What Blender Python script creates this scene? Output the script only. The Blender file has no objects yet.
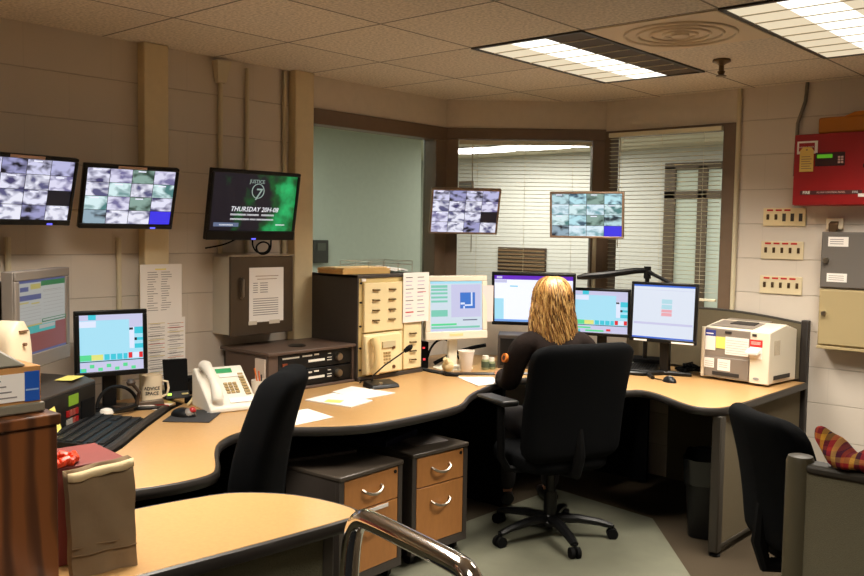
import bpy, bmesh, math, random
from math import sin, cos, pi, radians as R, atan2, hypot
from mathutils import Vector, Matrix
random.seed(7)
S = bpy.context.scene
COL = S.collection

# ------------------------------------------------------------------ materials
def lin(c):
    return tuple(((x/12.92) if x <= .04045 else ((x+.055)/1.055)**2.4) for x in c)
MATS = {}
def mat(name, rgb=(.5, .5, .5), rough=.5, metal=0., noise=0., nscale=20., bump=0., bscale=80., emit=0., coat=0., trans=0., spec=.5, aniso=None):
    if name in MATS: return MATS[name]
    m = bpy.data.materials.new(name); m.use_nodes = True
    nt = m.node_tree; b = nt.nodes['Principled BSDF']
    c = (*lin([v/255 for v in rgb]), 1)
    b.inputs['Base Color'].default_value = c
    b.inputs['Roughness'].default_value = rough
    b.inputs['Metallic'].default_value = metal
    b.inputs['Specular IOR Level'].default_value = spec
    b.inputs['Coat Weight'].default_value = coat
    b.inputs['Transmission Weight'].default_value = trans
    if emit:
        b.inputs['Emission Color'].default_value = c; b.inputs['Emission Strength'].default_value = emit
        b.inputs['Base Color'].default_value = (.01, .01, .01, 1)
    if noise or bump:
        tc = nt.nodes.new('ShaderNodeTexCoord'); mp = nt.nodes.new('ShaderNodeMapping')
        nt.links.new(tc.outputs['Object'], mp.inputs[0])
        if aniso: mp.inputs['Scale'].default_value = aniso
    if noise:
        n = nt.nodes.new('ShaderNodeTexNoise'); n.inputs['Scale'].default_value = nscale; n.inputs['Detail'].default_value = 5
        nt.links.new(mp.outputs[0], n.inputs['Vector'])
        mx = nt.nodes.new('ShaderNodeMix'); mx.data_type = 'RGBA'
        mx.inputs[6].default_value = tuple(v*(1-noise) for v in c[:3])+(1,)
        mx.inputs[7].default_value = tuple(min(1, v*(1+noise)) for v in c[:3])+(1,)
        rp = nt.nodes.new('ShaderNodeMapRange'); rp.inputs[1].default_value = .3; rp.inputs[2].default_value = .7
        nt.links.new(n.outputs['Fac'], rp.inputs[0]); nt.links.new(rp.outputs[0], mx.inputs[0])
        nt.links.new(mx.outputs[2], b.inputs['Base Color'])
    if bump:
        n2 = nt.nodes.new('ShaderNodeTexNoise'); n2.inputs['Scale'].default_value = bscale; n2.inputs['Detail'].default_value = 3
        nt.links.new(mp.outputs[0], n2.inputs['Vector'])
        bp = nt.nodes.new('ShaderNodeBump'); bp.inputs['Strength'].default_value = bump; bp.inputs['Distance'].default_value = .004
        nt.links.new(n2.outputs['Fac'], bp.inputs['Height']); nt.links.new(bp.outputs[0], b.inputs['Normal'])
    MATS[name] = m
    return m

def block_mat(name, axis):
    """painted concrete block, running bond, 8x16 inch; axis = which object axis runs along the wall"""
    m = mat(name, (196, 180, 158), .6)
    nt = m.node_tree; b = nt.nodes['Principled BSDF']
    tc = nt.nodes.new('ShaderNodeTexCoord'); sp = nt.nodes.new('ShaderNodeSeparateXYZ'); cb = nt.nodes.new('ShaderNodeCombineXYZ')
    nt.links.new(tc.outputs['Object'], sp.inputs[0])
    nt.links.new(sp.outputs[axis], cb.inputs[0]); nt.links.new(sp.outputs[2], cb.inputs[1])
    mp = nt.nodes.new('ShaderNodeMapping'); nt.links.new(cb.outputs[0], mp.inputs[0])
    mp.inputs['Location'].default_value = (-.118 if axis == 1 else -.004, .2032*4-.0, 0)
    br = nt.nodes.new('ShaderNodeTexBrick'); br.offset = .5
    br.inputs['Scale'].default_value = 1; br.inputs['Brick Width'].default_value = .4064; br.inputs['Row Height'].default_value = .2032
    br.inputs['Mortar Size'].default_value = .0035; br.inputs['Mortar Smooth'].default_value = .6; br.inputs['Bias'].default_value = 0
    c = lin((.82, .775, .72)); br.inputs['Color1'].default_value = (*c, 1); br.inputs['Color2'].default_value = (*[v*.985 for v in c], 1)
    br.inputs['Mortar'].default_value = (*[v*.84 for v in c], 1)
    br.inputs['Mortar'].default_value = (*[v*.93 for v in c], 1)
    b2 = nt.nodes.new('ShaderNodeTexBrick'); b2.offset = 0   # horizontal bed joints read stronger than the painted-over upright ones
    for k, v in {'Scale': 1, 'Brick Width': 60, 'Row Height': .2032, 'Mortar Size': .0032, 'Mortar Smooth': .5}.items(): b2.inputs[k].default_value = v
    b2.inputs['Color1'].default_value = b2.inputs['Color2'].default_value = (1, 1, 1, 1); b2.inputs['Mortar'].default_value = (.80, .78, .75, 1)
    nt.links.new(mp.outputs[0], b2.inputs['Vector'])
    ml = nt.nodes.new('ShaderNodeMix'); ml.data_type = 'RGBA'; ml.blend_type = 'MULTIPLY'; ml.inputs[0].default_value = 1
    nt.links.new(mp.outputs[0], br.inputs['Vector']); nt.links.new(br.outputs['Color'], ml.inputs[6]); nt.links.new(b2.outputs['Color'], ml.inputs[7]); nt.links.new(ml.outputs[2], b.inputs['Base Color'])
    nz = nt.nodes.new('ShaderNodeTexNoise'); nz.inputs['Scale'].default_value = 120; nt.links.new(tc.outputs['Object'], nz.inputs['Vector'])
    ad = nt.nodes.new('ShaderNodeMath'); ad.operation = 'MULTIPLY_ADD'; ad.inputs[1].default_value = -.9
    sc = nt.nodes.new('ShaderNodeMath'); sc.operation = 'MULTIPLY'; sc.inputs[1].default_value = .12
    nt.links.new(nz.outputs['Fac'], sc.inputs[0]); nt.links.new(b2.outputs['Fac'], ad.inputs[0]); nt.links.new(sc.outputs[0], ad.inputs[2])
    bp = nt.nodes.new('ShaderNodeBump'); bp.inputs['Strength'].default_value = .7; bp.inputs['Distance'].default_value = .004
    nt.links.new(ad.outputs[0], bp.inputs['Height']); nt.links.new(bp.outputs[0], b.inputs['Normal'])
    return m

def ceiling_mat():
    m = mat('ceiling_tile', (205, 184, 155), .9); nt = m.node_tree; b = nt.nodes['Principled BSDF']
    tc = nt.nodes.new('ShaderNodeTexCoord')
    mp = nt.nodes.new('ShaderNodeMapping'); mp.inputs['Location'].default_value = (3.326-.61*10*0, -2.718+.61*20, 0)
    nt.links.new(tc.outputs['Object'], mp.inputs[0])
    br = nt.nodes.new('ShaderNodeTexBrick'); br.offset = 0
    for k, v in {'Scale': 1, 'Brick Width': .61, 'Row Height': .61, 'Mortar Size': .006, 'Mortar Smooth': .1}.items(): br.inputs[k].default_value = v
    c = lin((.90, .85, .78))
    br.inputs['Color1'].default_value = (*c, 1); br.inputs['Color2'].default_value = (*[v*.90 for v in c], 1); br.inputs['Mortar'].default_value = (*[v*.30 for v in c], 1)
    nt.links.new(mp.outputs[0], br.inputs['Vector'])
    n = nt.nodes.new('ShaderNodeTexNoise'); n.inputs['Scale'].default_value = 75; n.inputs['Detail'].default_value = 6
    nt.links.new(tc.outputs['Object'], n.inputs['Vector'])
    mr = nt.nodes.new('ShaderNodeMapRange'); mr.inputs[1].default_value = .35; mr.inputs[2].default_value = .6; mr.inputs[3].default_value = .68; mr.inputs[4].default_value = 1
    nt.links.new(n.outputs['Fac'], mr.inputs[0])
    mx = nt.nodes.new('ShaderNodeMix'); mx.data_type = 'RGBA'; mx.blend_type = 'MULTIPLY'; mx.inputs[0].default_value = 1
    nt.links.new(br.outputs['Color'], mx.inputs[6]); nt.links.new(mr.outputs[0], mx.inputs[7]); nt.links.new(mx.outputs[2], b.inputs['Base Color'])
    bp = nt.nodes.new('ShaderNodeBump'); bp.inputs['Strength'].default_value = .5; bp.inputs['Distance'].default_value = .003
    nt.links.new(n.outputs['Fac'], bp.inputs['Height']); nt.links.new(bp.outputs[0], b.inputs['Normal'])
    return m

def wood_mat(name, c1, c2, scale, rough=.4, stretch=(1, 1, 1), dist=3., detail=3.):
    m = mat(name, (150, 100, 50), rough); nt = m.node_tree; b = nt.nodes['Principled BSDF']
    tc = nt.nodes.new('ShaderNodeTexCoord'); mp = nt.nodes.new('ShaderNodeMapping'); mp.inputs['Scale'].default_value = stretch
    nt.links.new(tc.outputs['Object'], mp.inputs[0])
    w = nt.nodes.new('ShaderNodeTexWave'); w.inputs['Scale'].default_value = scale; w.inputs['Distortion'].default_value = dist; w.inputs['Detail'].default_value = detail
    w.bands_direction = 'Y'; w.inputs['Detail Scale'].default_value = 1.2
    nt.links.new(mp.outputs[0], w.inputs['Vector'])
    cr = nt.nodes.new('ShaderNodeValToRGB'); cr.color_ramp.elements[0].color = (*lin([v/255 for v in c1]), 1); cr.color_ramp.elements[1].color = (*lin([v/255 for v in c2]), 1)
    cr.color_ramp.elements[0].position = .05; cr.color_ramp.elements[1].position = .7
    nt.links.new(w.outputs['Fac'], cr.inputs[0]); nt.links.new(cr.outputs[0], b.inputs['Base Color'])
    return m

def feed_mat(name, seed, dark, light, scale=28., emit=1.0):
    """one picture of a security camera feed: blurry blocks of light and dark"""
    m = mat(name, light, .4, emit=emit); nt = m.node_tree; b = nt.nodes['Principled BSDF']
    tc = nt.nodes.new('ShaderNodeTexCoord'); mp = nt.nodes.new('ShaderNodeMapping'); mp.inputs['Location'].default_value = (seed*1.37, seed*.71, seed*2.1)
    mp.inputs['Rotation'].default_value = (0, seed*.9, 0); mp.inputs['Scale'].default_value = (1, 1, 1.7)
    nt.links.new(tc.outputs['Object'], mp.inputs[0])
    n = nt.nodes.new('ShaderNodeTexNoise'); n.inputs['Scale'].default_value = scale; n.inputs['Detail'].default_value = 1.6; n.inputs['Distortion'].default_value = .35
    nt.links.new(mp.outputs[0], n.inputs['Vector'])
    cr = nt.nodes.new('ShaderNodeValToRGB'); e = cr.color_ramp.elements
    e[0].position = .36; e[0].color = (*lin([v/255 for v in dark]), 1); e[1].position = .56; e[1].color = (*lin([v/255 for v in light]), 1)
    nt.links.new(n.outputs['Fac'], cr.inputs[0]); nt.links.new(cr.outputs[0], b.inputs['Emission Color'])
    return m

def E(name, rgb, s=1.0): return mat('screen_'+name, rgb, .4, emit=s)

# ------------------------------------------------------------------ mesh builder
class MB:
    def __init__(s): s.v = []; s.f = []; s.m = []; s.mats = []; s.T = Matrix.Identity(4)
    def mi(s, m):
        if m not in s.mats: s.mats.append(m)
        return s.mats.index(m)
    def add(s, vs, fs, m=None):
        o = len(s.v); s.v += [tuple(s.T @ Vector(v)) for v in vs]; k = s.mi(m) if m else 0
        s.f += [tuple(i+o for i in f) for f in fs]; s.m += [k]*len(fs); return s
    def box(s, x0, x1, y0, y1, z0, z1, m=None):
        vs = [(x, y, z) for z in (z0, z1) for x, y in ((x0, y0), (x1, y0), (x1, y1), (x0, y1))]
        return s.add(vs, [(3, 2, 1, 0), (4, 5, 6, 7), (0, 1, 5, 4), (1, 2, 6, 5), (2, 3, 7, 6), (3, 0, 4, 7)], m)
    def hexa(s, b, t, m=None):   # 4 bottom + 4 top points
        return s.add(list(b)+list(t), [(3, 2, 1, 0), (4, 5, 6, 7), (0, 1, 5, 4), (1, 2, 6, 5), (2, 3, 7, 6), (3, 0, 4, 7)], m)
    def prism(s, poly, z0, z1, m=None):
        a = sum(poly[i][0]*poly[(i+1) % len(poly)][1]-poly[(i+1) % len(poly)][0]*poly[i][1] for i in range(len(poly)))
        if a < 0: poly = poly[::-1]
        n = len(poly); vs = [(x, y, z0) for x, y in poly]+[(x, y, z1) for x, y in poly]
        return s.add(vs, [tuple(range(n))[::-1], tuple(range(n, 2*n))]+[(i, (i+1) % n, n+(i+1) % n, n+i) for i in range(n)], m)
    def prof(s, poly, x0, x1, m=None):   # profile given in (y,z), extruded along x
        n = len(poly); a = sum(poly[i][0]*poly[(i+1) % n][1]-poly[(i+1) % n][0]*poly[i][1] for i in range(n))
        if a < 0: poly = poly[::-1]
        vs = [(x0, y, z) for y, z in poly]+[(x1, y, z) for y, z in poly]
        return s.add(vs, [tuple(range(n))[::-1], tuple(range(n, 2*n))]+[(i, (i+1) % n, n+(i+1) % n, n+i) for i in range(n)], m)
    def tube(s, path, r, m=None, n=8, caps=True, flat=1.):
        P = [Vector(p) for p in path]; k = len(P); rr = r if isinstance(r, (list, tuple)) else [r]*k
        vs = []; prev = None
        for i, p in enumerate(P):
            t = (P[min(i+1, k-1)]-P[max(i-1, 0)]).normalized()
            if prev is None: up = Vector((0, 0, 1)) if abs(t.z) < .9 else Vector((0, 1, 0))
            else: up = prev
            a = t.cross(up).normalized(); u = a.cross(t).normalized(); prev = u
            for j in range(n):
                q = 2*pi*(j+.5)/n; vs.append(tuple(p+(a*cos(q)*flat+u*sin(q))*rr[i]))
        fs = [(i*n+j, i*n+(j+1) % n, (i+1)*n+(j+1) % n, (i+1)*n+j) for i in range(k-1) for j in range(n)]
        if caps: fs += [tuple(range(n))[::-1], tuple(range((k-1)*n, k*n))]
        return s.add(vs, fs, m)
    def cyl(s, p0, p1, r, m=None, n=20, r1=None): return s.tube([p0, p1], [r, r if r1 is None else r1], m, n)
    def lathe(s, prof, c=(0, 0), m=None, n=24):
        k = len(prof); vs = [(c[0]+r*cos(2*pi*j/n), c[1]+r*sin(2*pi*j/n), z) for r, z in prof for j in range(n)]
        fs = [(i*n+j, i*n+(j+1) % n, (i+1)*n+(j+1) % n, (i+1)*n+j) for i in range(k-1) for j in range(n)]
        fs += [tuple(range(n))[::-1], tuple(range((k-1)*n, k*n))]
        return s.add(vs, fs, m)
    def grid(s, fn, nu, nv, m=None, wrap=False):
        vs = [fn(i/(nu-1) if not wrap else i/nu, j/(nv-1)) for j in range(nv) for i in range(nu)]
        fs = [(j*nu+i, j*nu+(i+1) % nu, (j+1)*nu+(i+1) % nu, (j+1)*nu+i) for j in range(nv-1) for i in range(nu if wrap else nu-1)]
        return s.add(vs, fs, m)
    def rect(s, x0, z0, x1, z1, y, m=None):   # upright rectangle facing -y
        return s.add([(x0, y, z0), (x1, y, z0), (x1, y, z1), (x0, y, z1)], [(0, 1, 2, 3)], m)
    def text(s, body, size, x, z, y, m, align='CENTER', bold=.0, shear=0., rotx=pi/2):
        cu = bpy.data.curves.new('t', 'FONT'); cu.body = body; cu.size = size; cu.align_x = align; cu.align_y = 'CENTER'; cu.offset = bold; cu.shear = shear; cu.resolution_u = 2; cu.extrude = .0004
        o = bpy.data.objects.new('t', cu); COL.objects.link(o); dg = bpy.context.evaluated_depsgraph_get(); dg.update()
        me = bpy.data.meshes.new_from_object(o.evaluated_get(dg)); M4 = Matrix.Translation((x, y, z)) @ Matrix.Rotation(rotx, 4, 'X')
        s.add([tuple(M4 @ v.co) for v in me.vertices], [tuple(p.vertices) for p in me.polygons], m)
        bpy.data.objects.remove(o); bpy.data.curves.remove(cu); bpy.data.meshes.remove(me); return s
    def build(s, name, material=None, parent=None, bev=0., smooth=35, seg=2, sub=0, label=None):
        me = bpy.data.meshes.new(name); me.from_pydata(s.v, [], s.f)
        if material is not None and s.mats and s.mats[0] is None: s.mats[0] = material
        for m in (s.mats or [material]): me.materials.append(m or material)
        for p, k in zip(me.polygons, s.m): p.material_index = min(k, len(me.materials)-1)
        bm = bmesh.new(); bm.from_mesh(me); bmesh.ops.recalc_face_normals(bm, faces=bm.faces) if not getattr(s, 'keepn', False) else None; bm.to_mesh(me); bm.free()
        if smooth:
            for p in me.polygons: p.use_smooth = True
            me.set_sharp_from_angle(angle=R(smooth))
        o = bpy.data.objects.new(name, me); COL.objects.link(o)
        if parent: o.parent = parent
        if bev:
            md = o.modifiers.new('bevel', 'BEVEL'); md.width = bev; md.segments = seg; md.limit_method = 'ANGLE'; md.angle_limit = R(40); md.harden_normals = False
        if sub:
            md = o.modifiers.new('sub', 'SUBSURF'); md.levels = sub; md.render_levels = sub
        if label: o['label'] = label
        return o

def tag(o, label, cat, group=None, kind=None):
    o['label'] = label; o['category'] = cat
    if group: o['group'] = group
    if kind: o['kind'] = kind
    return o
def thing(name, label, cat, loc=(0, 0, 0), rz=0., group=None, tilt=0.):
    o = bpy.data.objects.new(name, None); o.empty_display_size = .05; COL.objects.link(o)
    o.location = loc; o.rotation_euler = (tilt, 0, rz); return tag(o, label, cat, group)
def struct(o): o['kind'] = 'structure'; return o
def copy_tree(o, parent=None):
    c = o.copy(); COL.objects.link(c); c.parent = parent
    for ch in list(o.children): copy_tree(ch, c)
    return c
def dup(o, loc, rz, label):
    c = copy_tree(o); c.location = loc; c.rotation_euler = (0, 0, rz); c['label'] = label; return c
def Bx(x0, x1, y0, y1, z0, z1): return MB().box(x0, x1, y0, y1, z0, z1)

XL, YR, HC = -3.914, 5.230, 2.426
CA, CB = (XL, 4.552), (-3.10, YR)           # ends of the angled wall
# ------------------------------------------------------------------ shared materials
wallM = block_mat('painted_block_left', 1); wallR = block_mat('painted_block_right', 0)
plain = mat('painted_plaster', (208, 196, 180), .6, noise=.03)
ceilM = ceiling_mat()
cream = mat('cream_enamel', (234, 214, 166), .45); creamC = mat('cream_conduit', (206, 194, 164), .5)
frameM = mat('bronze_frame', (112, 92, 74), .45, noise=.05)
darkgrey = mat('dark_grey_steel', (62, 55, 50), .5, noise=.05, nscale=60)
black = mat('black_plastic', (13, 13, 14), .38, spec=.35); blackm = mat('matte_black', (9, 9, 10), .8, spec=.15)
fabblack = mat('black_upholstery', (9, 10, 12), .95, bump=.5, bscale=600, noise=.15, nscale=300, spec=.1)
edgeM = mat('dark_vinyl_edge', (38, 34, 31), .4)
lam = mat('maple_laminate', (180, 141, 92), .3, noise=.05, nscale=90, spec=.4)
drawerM = mat('maple_drawer_front', (178, 120, 66), .4, noise=.06, nscale=60, aniso=(1, 1, .3))
panelfab = mat('panel_fabric', (112, 102, 82), .95, bump=.8, bscale=500, noise=.12, nscale=400, spec=.1)
paneltrim = mat('panel_trim', (52, 47, 39), .5)
beige = mat('beige_plastic', (230, 220, 200), .45); beige2 = mat('ivory_plastic', (232, 214, 184), .4)
white = mat('white_paper', (238, 232, 226), .8); whitep = mat('white_plastic', (232, 226, 214), .4)
ink = mat('grey_print', (140, 132, 130), .8); inkd = mat('dark_print', (60, 52, 48), .7); redink = mat('red_print', (190, 30, 30), .7)
chrome = mat('chrome', (225, 222, 218), .12, metal=1); steel = mat('brushed_steel', (104, 92, 78), .36, metal=.8, noise=.12, nscale=6, aniso=(1, 1, .15))
satin = mat('satin_nickel', (180, 170, 155), .3, metal=1)
yellow = mat('yellow_note', (240, 226, 120), .8); orangeM = mat('orange_foil', (226, 60, 14), .3, spec=.8)
redM = mat('red_enamel', (154, 17, 20), .42, noise=.05, nscale=8); silver = mat('silver_plastic', (118, 110, 102), .45)
glassM = mat('clear_glass', (255, 255, 255), .02, trans=1); glassG = mat('green_tint_glass', (214, 226, 218), .02, trans=1)
for g in (glassM, glassG):   # thin panes: pass light straight
    g.node_tree.nodes['Principled BSDF'].inputs['IOR'].default_value = 1.02

# ------------------------------------------------------------------ room shell
struct(Bx(-4.3, 3.2, -2.7, 5.6, -.1, 0).build('floor', mat('brown_carpet', (66, 57, 45), .97, noise=.55, nscale=260, bump=.8, bscale=500, spec=.1), smooth=0))
matp = [(-2.95, 4.5), (-2.25, 4.40), (-1.73, 3.77), (-1.52, 3.1), (-1.50, 1.95), (-2.2, 1.9), (-2.95, 1.95)]
o = MB().prism(matp, .0, .004).build('chair_mat', mat('grey_green_mat', (94, 94, 78), .75, noise=.06, nscale=12, bump=.3, bscale=300), bev=.001)
tag(o, 'grey-green floor mat under the swivel chair, over brown carpet', 'mat')
struct(Bx(-4.3, 3.2, -2.7, 5.6, HC, HC+.1).build('ceiling', ceilM, smooth=0))
t = .16
w = MB()
w.box(XL-t, XL, -2.7, 3.36, 0, HC); w.box(XL-t, XL, 3.36, 4.50, 0, 1.0); w.box(XL-t, XL, 4.50, 4.60, 0, 2.24)
struct(w.build('wall_left', wallM, smooth=0))
struct(Bx(XL-t, XL, 3.36, 4.552, 2.243, HC).build('trim_1', plain, smooth=0))
def chamfer(mb, s0, s1, z0, z1, d0, d1, m=None):   # box along the angled wall; d = distance out into the room (+) or behind (-)
    L = hypot(CB[0]-CA[0], CB[1]-CA[1]); dx, dy = (CB[0]-CA[0])/L, (CB[1]-CA[1])/L; nx, ny = dy, -dx
    P = lambda s, d: (CA[0]+dx*s+nx*d, CA[1]+dy*s+ny*d)
    q = [P(s0, d1), P(s1, d1), P(s1, d0), P(s0, d0)]
    return mb.hexa([(*p, z0) for p in q], [(*p, z1) for p in q], m)
CL = hypot(CB[0]-CA[0], CB[1]-CA[1])
w = MB(); chamfer(w, -.02, CL+.02, 0, 1.0, -t, 0); chamfer(w, -.05, CL+.05, 2.243, HC, -t, 0)
struct(w.build('wall_corner', plain, smooth=0))
w = MB()
w.box(-2.205, 3.2, YR, YR+t, 0, HC); w.box(-3.14, -2.205, YR, YR+t, 0, 1.0)
struct(w.build('wall_right', wallR, smooth=0))
struct(Bx(-3.10, -2.205, YR, YR+t, 2.225, HC).build('trim_2', plain, smooth=0))
struct(Bx(3.0, 3.2, -2.7, 5.6, 0, HC).build('wall_side', plain, smooth=0))
struct(Bx(-4.3, 3.2, -2.7, -2.5, 0, HC).build('wall_back', plain, smooth=0))
# pilasters
for i, (y0, y1) in enumerate(((2.283, 2.415), (3.203, 3.338))):
    struct(Bx(XL, XL+.062, y0, y1, 0, HC).build('trim_%d' % (3+i), mat('yellowed_pilaster', (214, 196, 158), .55, noise=.03), bev=.006))

# window frames (left, corner, right)
def window_frame(n, segs, pane, glass):
    e = bpy.data.objects.new('window_%d' % n, None); COL.objects.link(e); e['kind'] = 'structure'
    m = MB()
    for f in segs: f(m)
    m.build('window_frame', frameM, e, bev=.004)
    g = MB(); pane(g); g.build('pane', glass, e, smooth=0)
    return e
x0, x1 = XL-.10, XL+.012
window_frame(1, [lambda m: m.box(x0, x1, 3.36, 4.56, 2.155, 2.243), lambda m: m.box(x0, x1, 4.437, 4.545, 1.0, 2.155),
                 lambda m: m.box(x0, x1, 3.36, 4.45, 1.0, 1.06), lambda m: m.box(x0, x1, 3.34, 3.372, 1.0, 2.155)],
             lambda m: m.box(XL-.085, XL-.077, 3.37, 4.44, 1.05, 2.16), glassG)
window_frame(2, [lambda m: chamfer(m, 0, CL, 2.17, 2.243, -.09, .012), lambda m: chamfer(m, 0, .082, 1.0, 2.17, -.09, .012),
                 lambda m: chamfer(m, CL-.085, CL, 1.0, 2.17, -.09, .012), lambda m: chamfer(m, .08, CL-.08, 1.0, 1.06, -.09, .012)],
             lambda m: chamfer(m, .08, CL-.08, 1.05, 2.175, -.075, -.067), glassM)
y0, y1 = YR-.012, YR+.09
window_frame(3, [lambda m: m.box(-3.11, -2.205, y0, y1, 2.192, 2.23), lambda m: m.box(-3.11, -3.05, y0, y1, 1.0, 2.2),
                 lambda m: m.box(-2.285, -2.205, y0, y1, 1.0, 2.2), lambda m: m.box(-3.06, -2.28, y0, y1, 1.0, 1.06)],
             lambda m: m.box(-3.06, -2.28, YR+.066, YR+.074, 1.05, 2.2), glassM)

# venetian blinds
slatM = mat('blind_slat', (226, 218, 190), .5)
slatM.node_tree.nodes['Principled BSDF'].inputs['Subsurface Weight'].default_value = 0
def blind(label, loc, rz, W, ztop, zbot, pitch=.0262, ang=8):
    t = thing('venetian_blind', label, 'blind', loc, rz)
    MB().box(-W/2, W/2, -.014, .014, ztop-.028, ztop).build('headrail', slatM, t, bev=.002)
    s = MB(); z = ztop-.04; a = R(ang)
    while z > zbot+.03:
        h = .0125
        s.add([(-W/2+.004, -h*cos(a), z-h*sin(a)), (W/2-.004, -h*cos(a), z-h*sin(a)), (W/2-.004, 0, z+.0015), (-W/2+.004, 0, z+.0015), (W/2-.004, h*cos(a), z+h*sin(a)), (-W/2+.004, h*cos(a), z+h*sin(a))],
              [(0, 1, 2, 3), (3, 2, 4, 5)])
        z -= pitch
    s.keepn = True
    s.build('slats', slatM, t)
    MB().box(-W/2+.003, W/2-.003, -.013, .013, zbot, zbot+.016).build('bottom_rail', slatM, t, bev=.002)
    c = MB()
    for x in (-W*.36, 0, W*.36): c.cyl((x, -.014, zbot+.01), (x, -.014, ztop-.02), .0012, n=5)
    c.build('ladder_cord', slatM, t)
    MB().cyl((-W/2+.09, -.02, ztop-.75), (-W/2+.09, -.02, ztop-.03), .0035, n=6).build('tilt_wand', creamC, t)
    return t
mx, my = (CA[0]+CB[0])/2, (CA[1]+CB[1])/2
nx, ny = (CB[1]-CA[1])/CL, -(CB[0]-CA[0])/CL
blind('open venetian blind in the middle window between the hanging screens', (mx-nx*.035, my-ny*.035, 0), atan2(CB[1]-CA[1], CB[0]-CA[0]), CL-.175, 2.165, 1.09, ang=-6)
blind('open venetian blind over the right window, beside the block wall', (-2.667, YR-.032, 0), 0, .77, 2.212, 1.15, ang=-8)

# the lit rooms seen through the windows
outM = mat('pale_outer_wall', (206, 206, 196), .7, noise=.03)
struct(Bx(-8.6, 1.5, 9.2, 9.35, 0, 2.7).build('wall_outer', outM, smooth=0))
struct(Bx(-8.51, -8.36, 2.2, 9.25, 0, 2.7).build('wall_outer_side', outM, smooth=0))
struct(Bx(-6.65, -6.5, 2.15, 7.15, 0, 2.56).build('wall_outer_mid', outM, smooth=0))
struct(Bx(-8.6, -4.09, 2.05, 2.2, 0, 2.7).build('wall_outer_near', outM, smooth=0))
struct(Bx(1.3, 1.5, 5.4, 9.25, 0, 2.7).build('wall_outer_end', outM, smooth=0))
m = MB(); m.prism([(-8.6, 2.05), (-4.31, 2.05), (-4.31, 5.61), (1.5, 5.61), (1.5, 9.35), (-8.6, 9.35)], -.1, 0)
struct(m.build('floor_outer', mat('grey_vinyl_floor', (130, 126, 112), .5), smooth=0))
m = MB(); m.prism([(-8.6, 2.05), (-4.31, 2.05), (-4.31, 5.61), (1.5, 5.61), (1.5, 9.35), (-8.6, 9.35)], 2.52, 2.6)
struct(m.build('ceiling_outer', mat('outer_ceiling', (214, 206, 180), .8), smooth=0))
# door with sidelight in the outer wall (seen through the right blind)
t = thing('corridor_door', 'brown-framed glazed door across the corridor, seen through the right blind', 'door', (-4.40, 9.18, 0))
m = MB()
for a, b in ((-.26, -.13), (.13, .24), (.62, .72)): m.box(a, b, -.04, .015, 0, 2.3)
m.box(-.26, .72, -.04, .015, 1.95, 2.03); m.box(-.26, .72, -.04, .015, 2.26, 2.34); m.box(-.2, .7, -.03, .015, 0, .25)
m.build('door_frame', mat('dark_brown_frame', (92, 78, 60), .5), t, bev=.004)
MB().box(-.16, .68, -.012, -.004, .2, 2.3).build('pane', mat('pale_glazing', (196, 205, 190), .3), t)
MB().cyl((.14, -.04, 1.0), (.14, -.09, 1.0), .02).build('door_knob', satin, t)
t = thing('wall_grille', 'brown louvred grille on the far corridor wall, seen through the middle blind', 'grille', (-6.61, 9.19, 1.06))
g = MB(); g.box(-.37, .37, -.02, .005, 0, .30)
g.build('backing', mat('grille_brown', (64, 46, 32), .6), t, bev=.003)
g = MB()
for i in range(6): g.box(-.36, .36, -.03, -.02, .02+i*.046, .04+i*.046)
g.build('louvre', mat('grille_slat', (120, 96, 66), .5), t)
t = thing('corridor_sign', 'small dark framed notice on the corridor wall, left end of the middle window', 'notice', (-7.54, 9.198, 2.06))
MB().box(-.12, .12, -.02, 0, 0, .16).build('frame', frameM, t, bev=.003)
MB().box(-.10, .10, -.024, -.02, .02, .14).build('sheet', mat('slate_print', (96, 92, 84), .7), t)
t = thing('wall_thermostat_box', 'small grey box on the pale wall behind the left window', 'box', (-6.495, 5.69, 1.23), R(90))
MB().box(-.09, .09, -.05, 0, 0, .22).build('housing', darkgrey, t, bev=.005)
MB().box(-.05, .05, -.055, -.05, .12, .19).build('display', mat('slate_print'), t)
def troffer(label, cx, cy, z, rz, lanes, group, Lx=.595, Ly=1.205):
    t = thing('ceiling_light', label, 'ceiling light', (cx, cy, z), rz, group)
    f = MB(); a, b = Lx/2, Ly/2
    f.box(-a-.008, a+.008, -b-.008, -b+.012, -.008, .0); f.box(-a-.008, a+.008, b-.012, b+.008, -.008, 0)
    f.box(-a-.008, -a+.012, -b, b, -.008, 0); f.box(a-.012, a+.008, -b, b, -.008, 0)
    f.build('frame', mat('dark_fixture_frame', (60, 50, 40), .5), t)
    wds = [l[0] for l in lanes]; tot = sum(wds); x = -a+.012
    for wd, mm, nm in lanes:
        w = (2*a-.024)*wd/tot
        MB().box(x, x+w, -b+.012, b-.012, -.004, -.001).build(nm, mm, t)
        x += w
    lv = MB()
    for k in range(1, 8): yy = -b+2*b*k/8; lv.box(-a+.012, a-.012, yy-.003, yy+.003, -.0075, -.004)
    lv.build('louvre', mat('louvre_grey', (205, 190, 160), .5), t)
    return t
lit1 = mat('lit_lens_soft', (255, 236, 200), .4, emit=.85); lit2 = mat('lit_tube_lens', (255, 252, 240), .4, emit=1.9); off = mat('unlit_lens', (84, 70, 54), .7)
troffer('ceiling light left of the round air diffuser, one lane unlit and dark', -2.411, 3.938, HC, 0, [(1, lit1, 'lens'), (1, lit2, 'tube_lens'), (1, off, 'unlit_lens')], 'ceiling lights')
troffer('fully lit ceiling light at the top right of the room', -1.191, 3.938, HC, 0, [(1, lit1, 'lens'), (1, lit2, 'tube_lens'), (1, lit1, 'lens')], 'ceiling lights')
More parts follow.
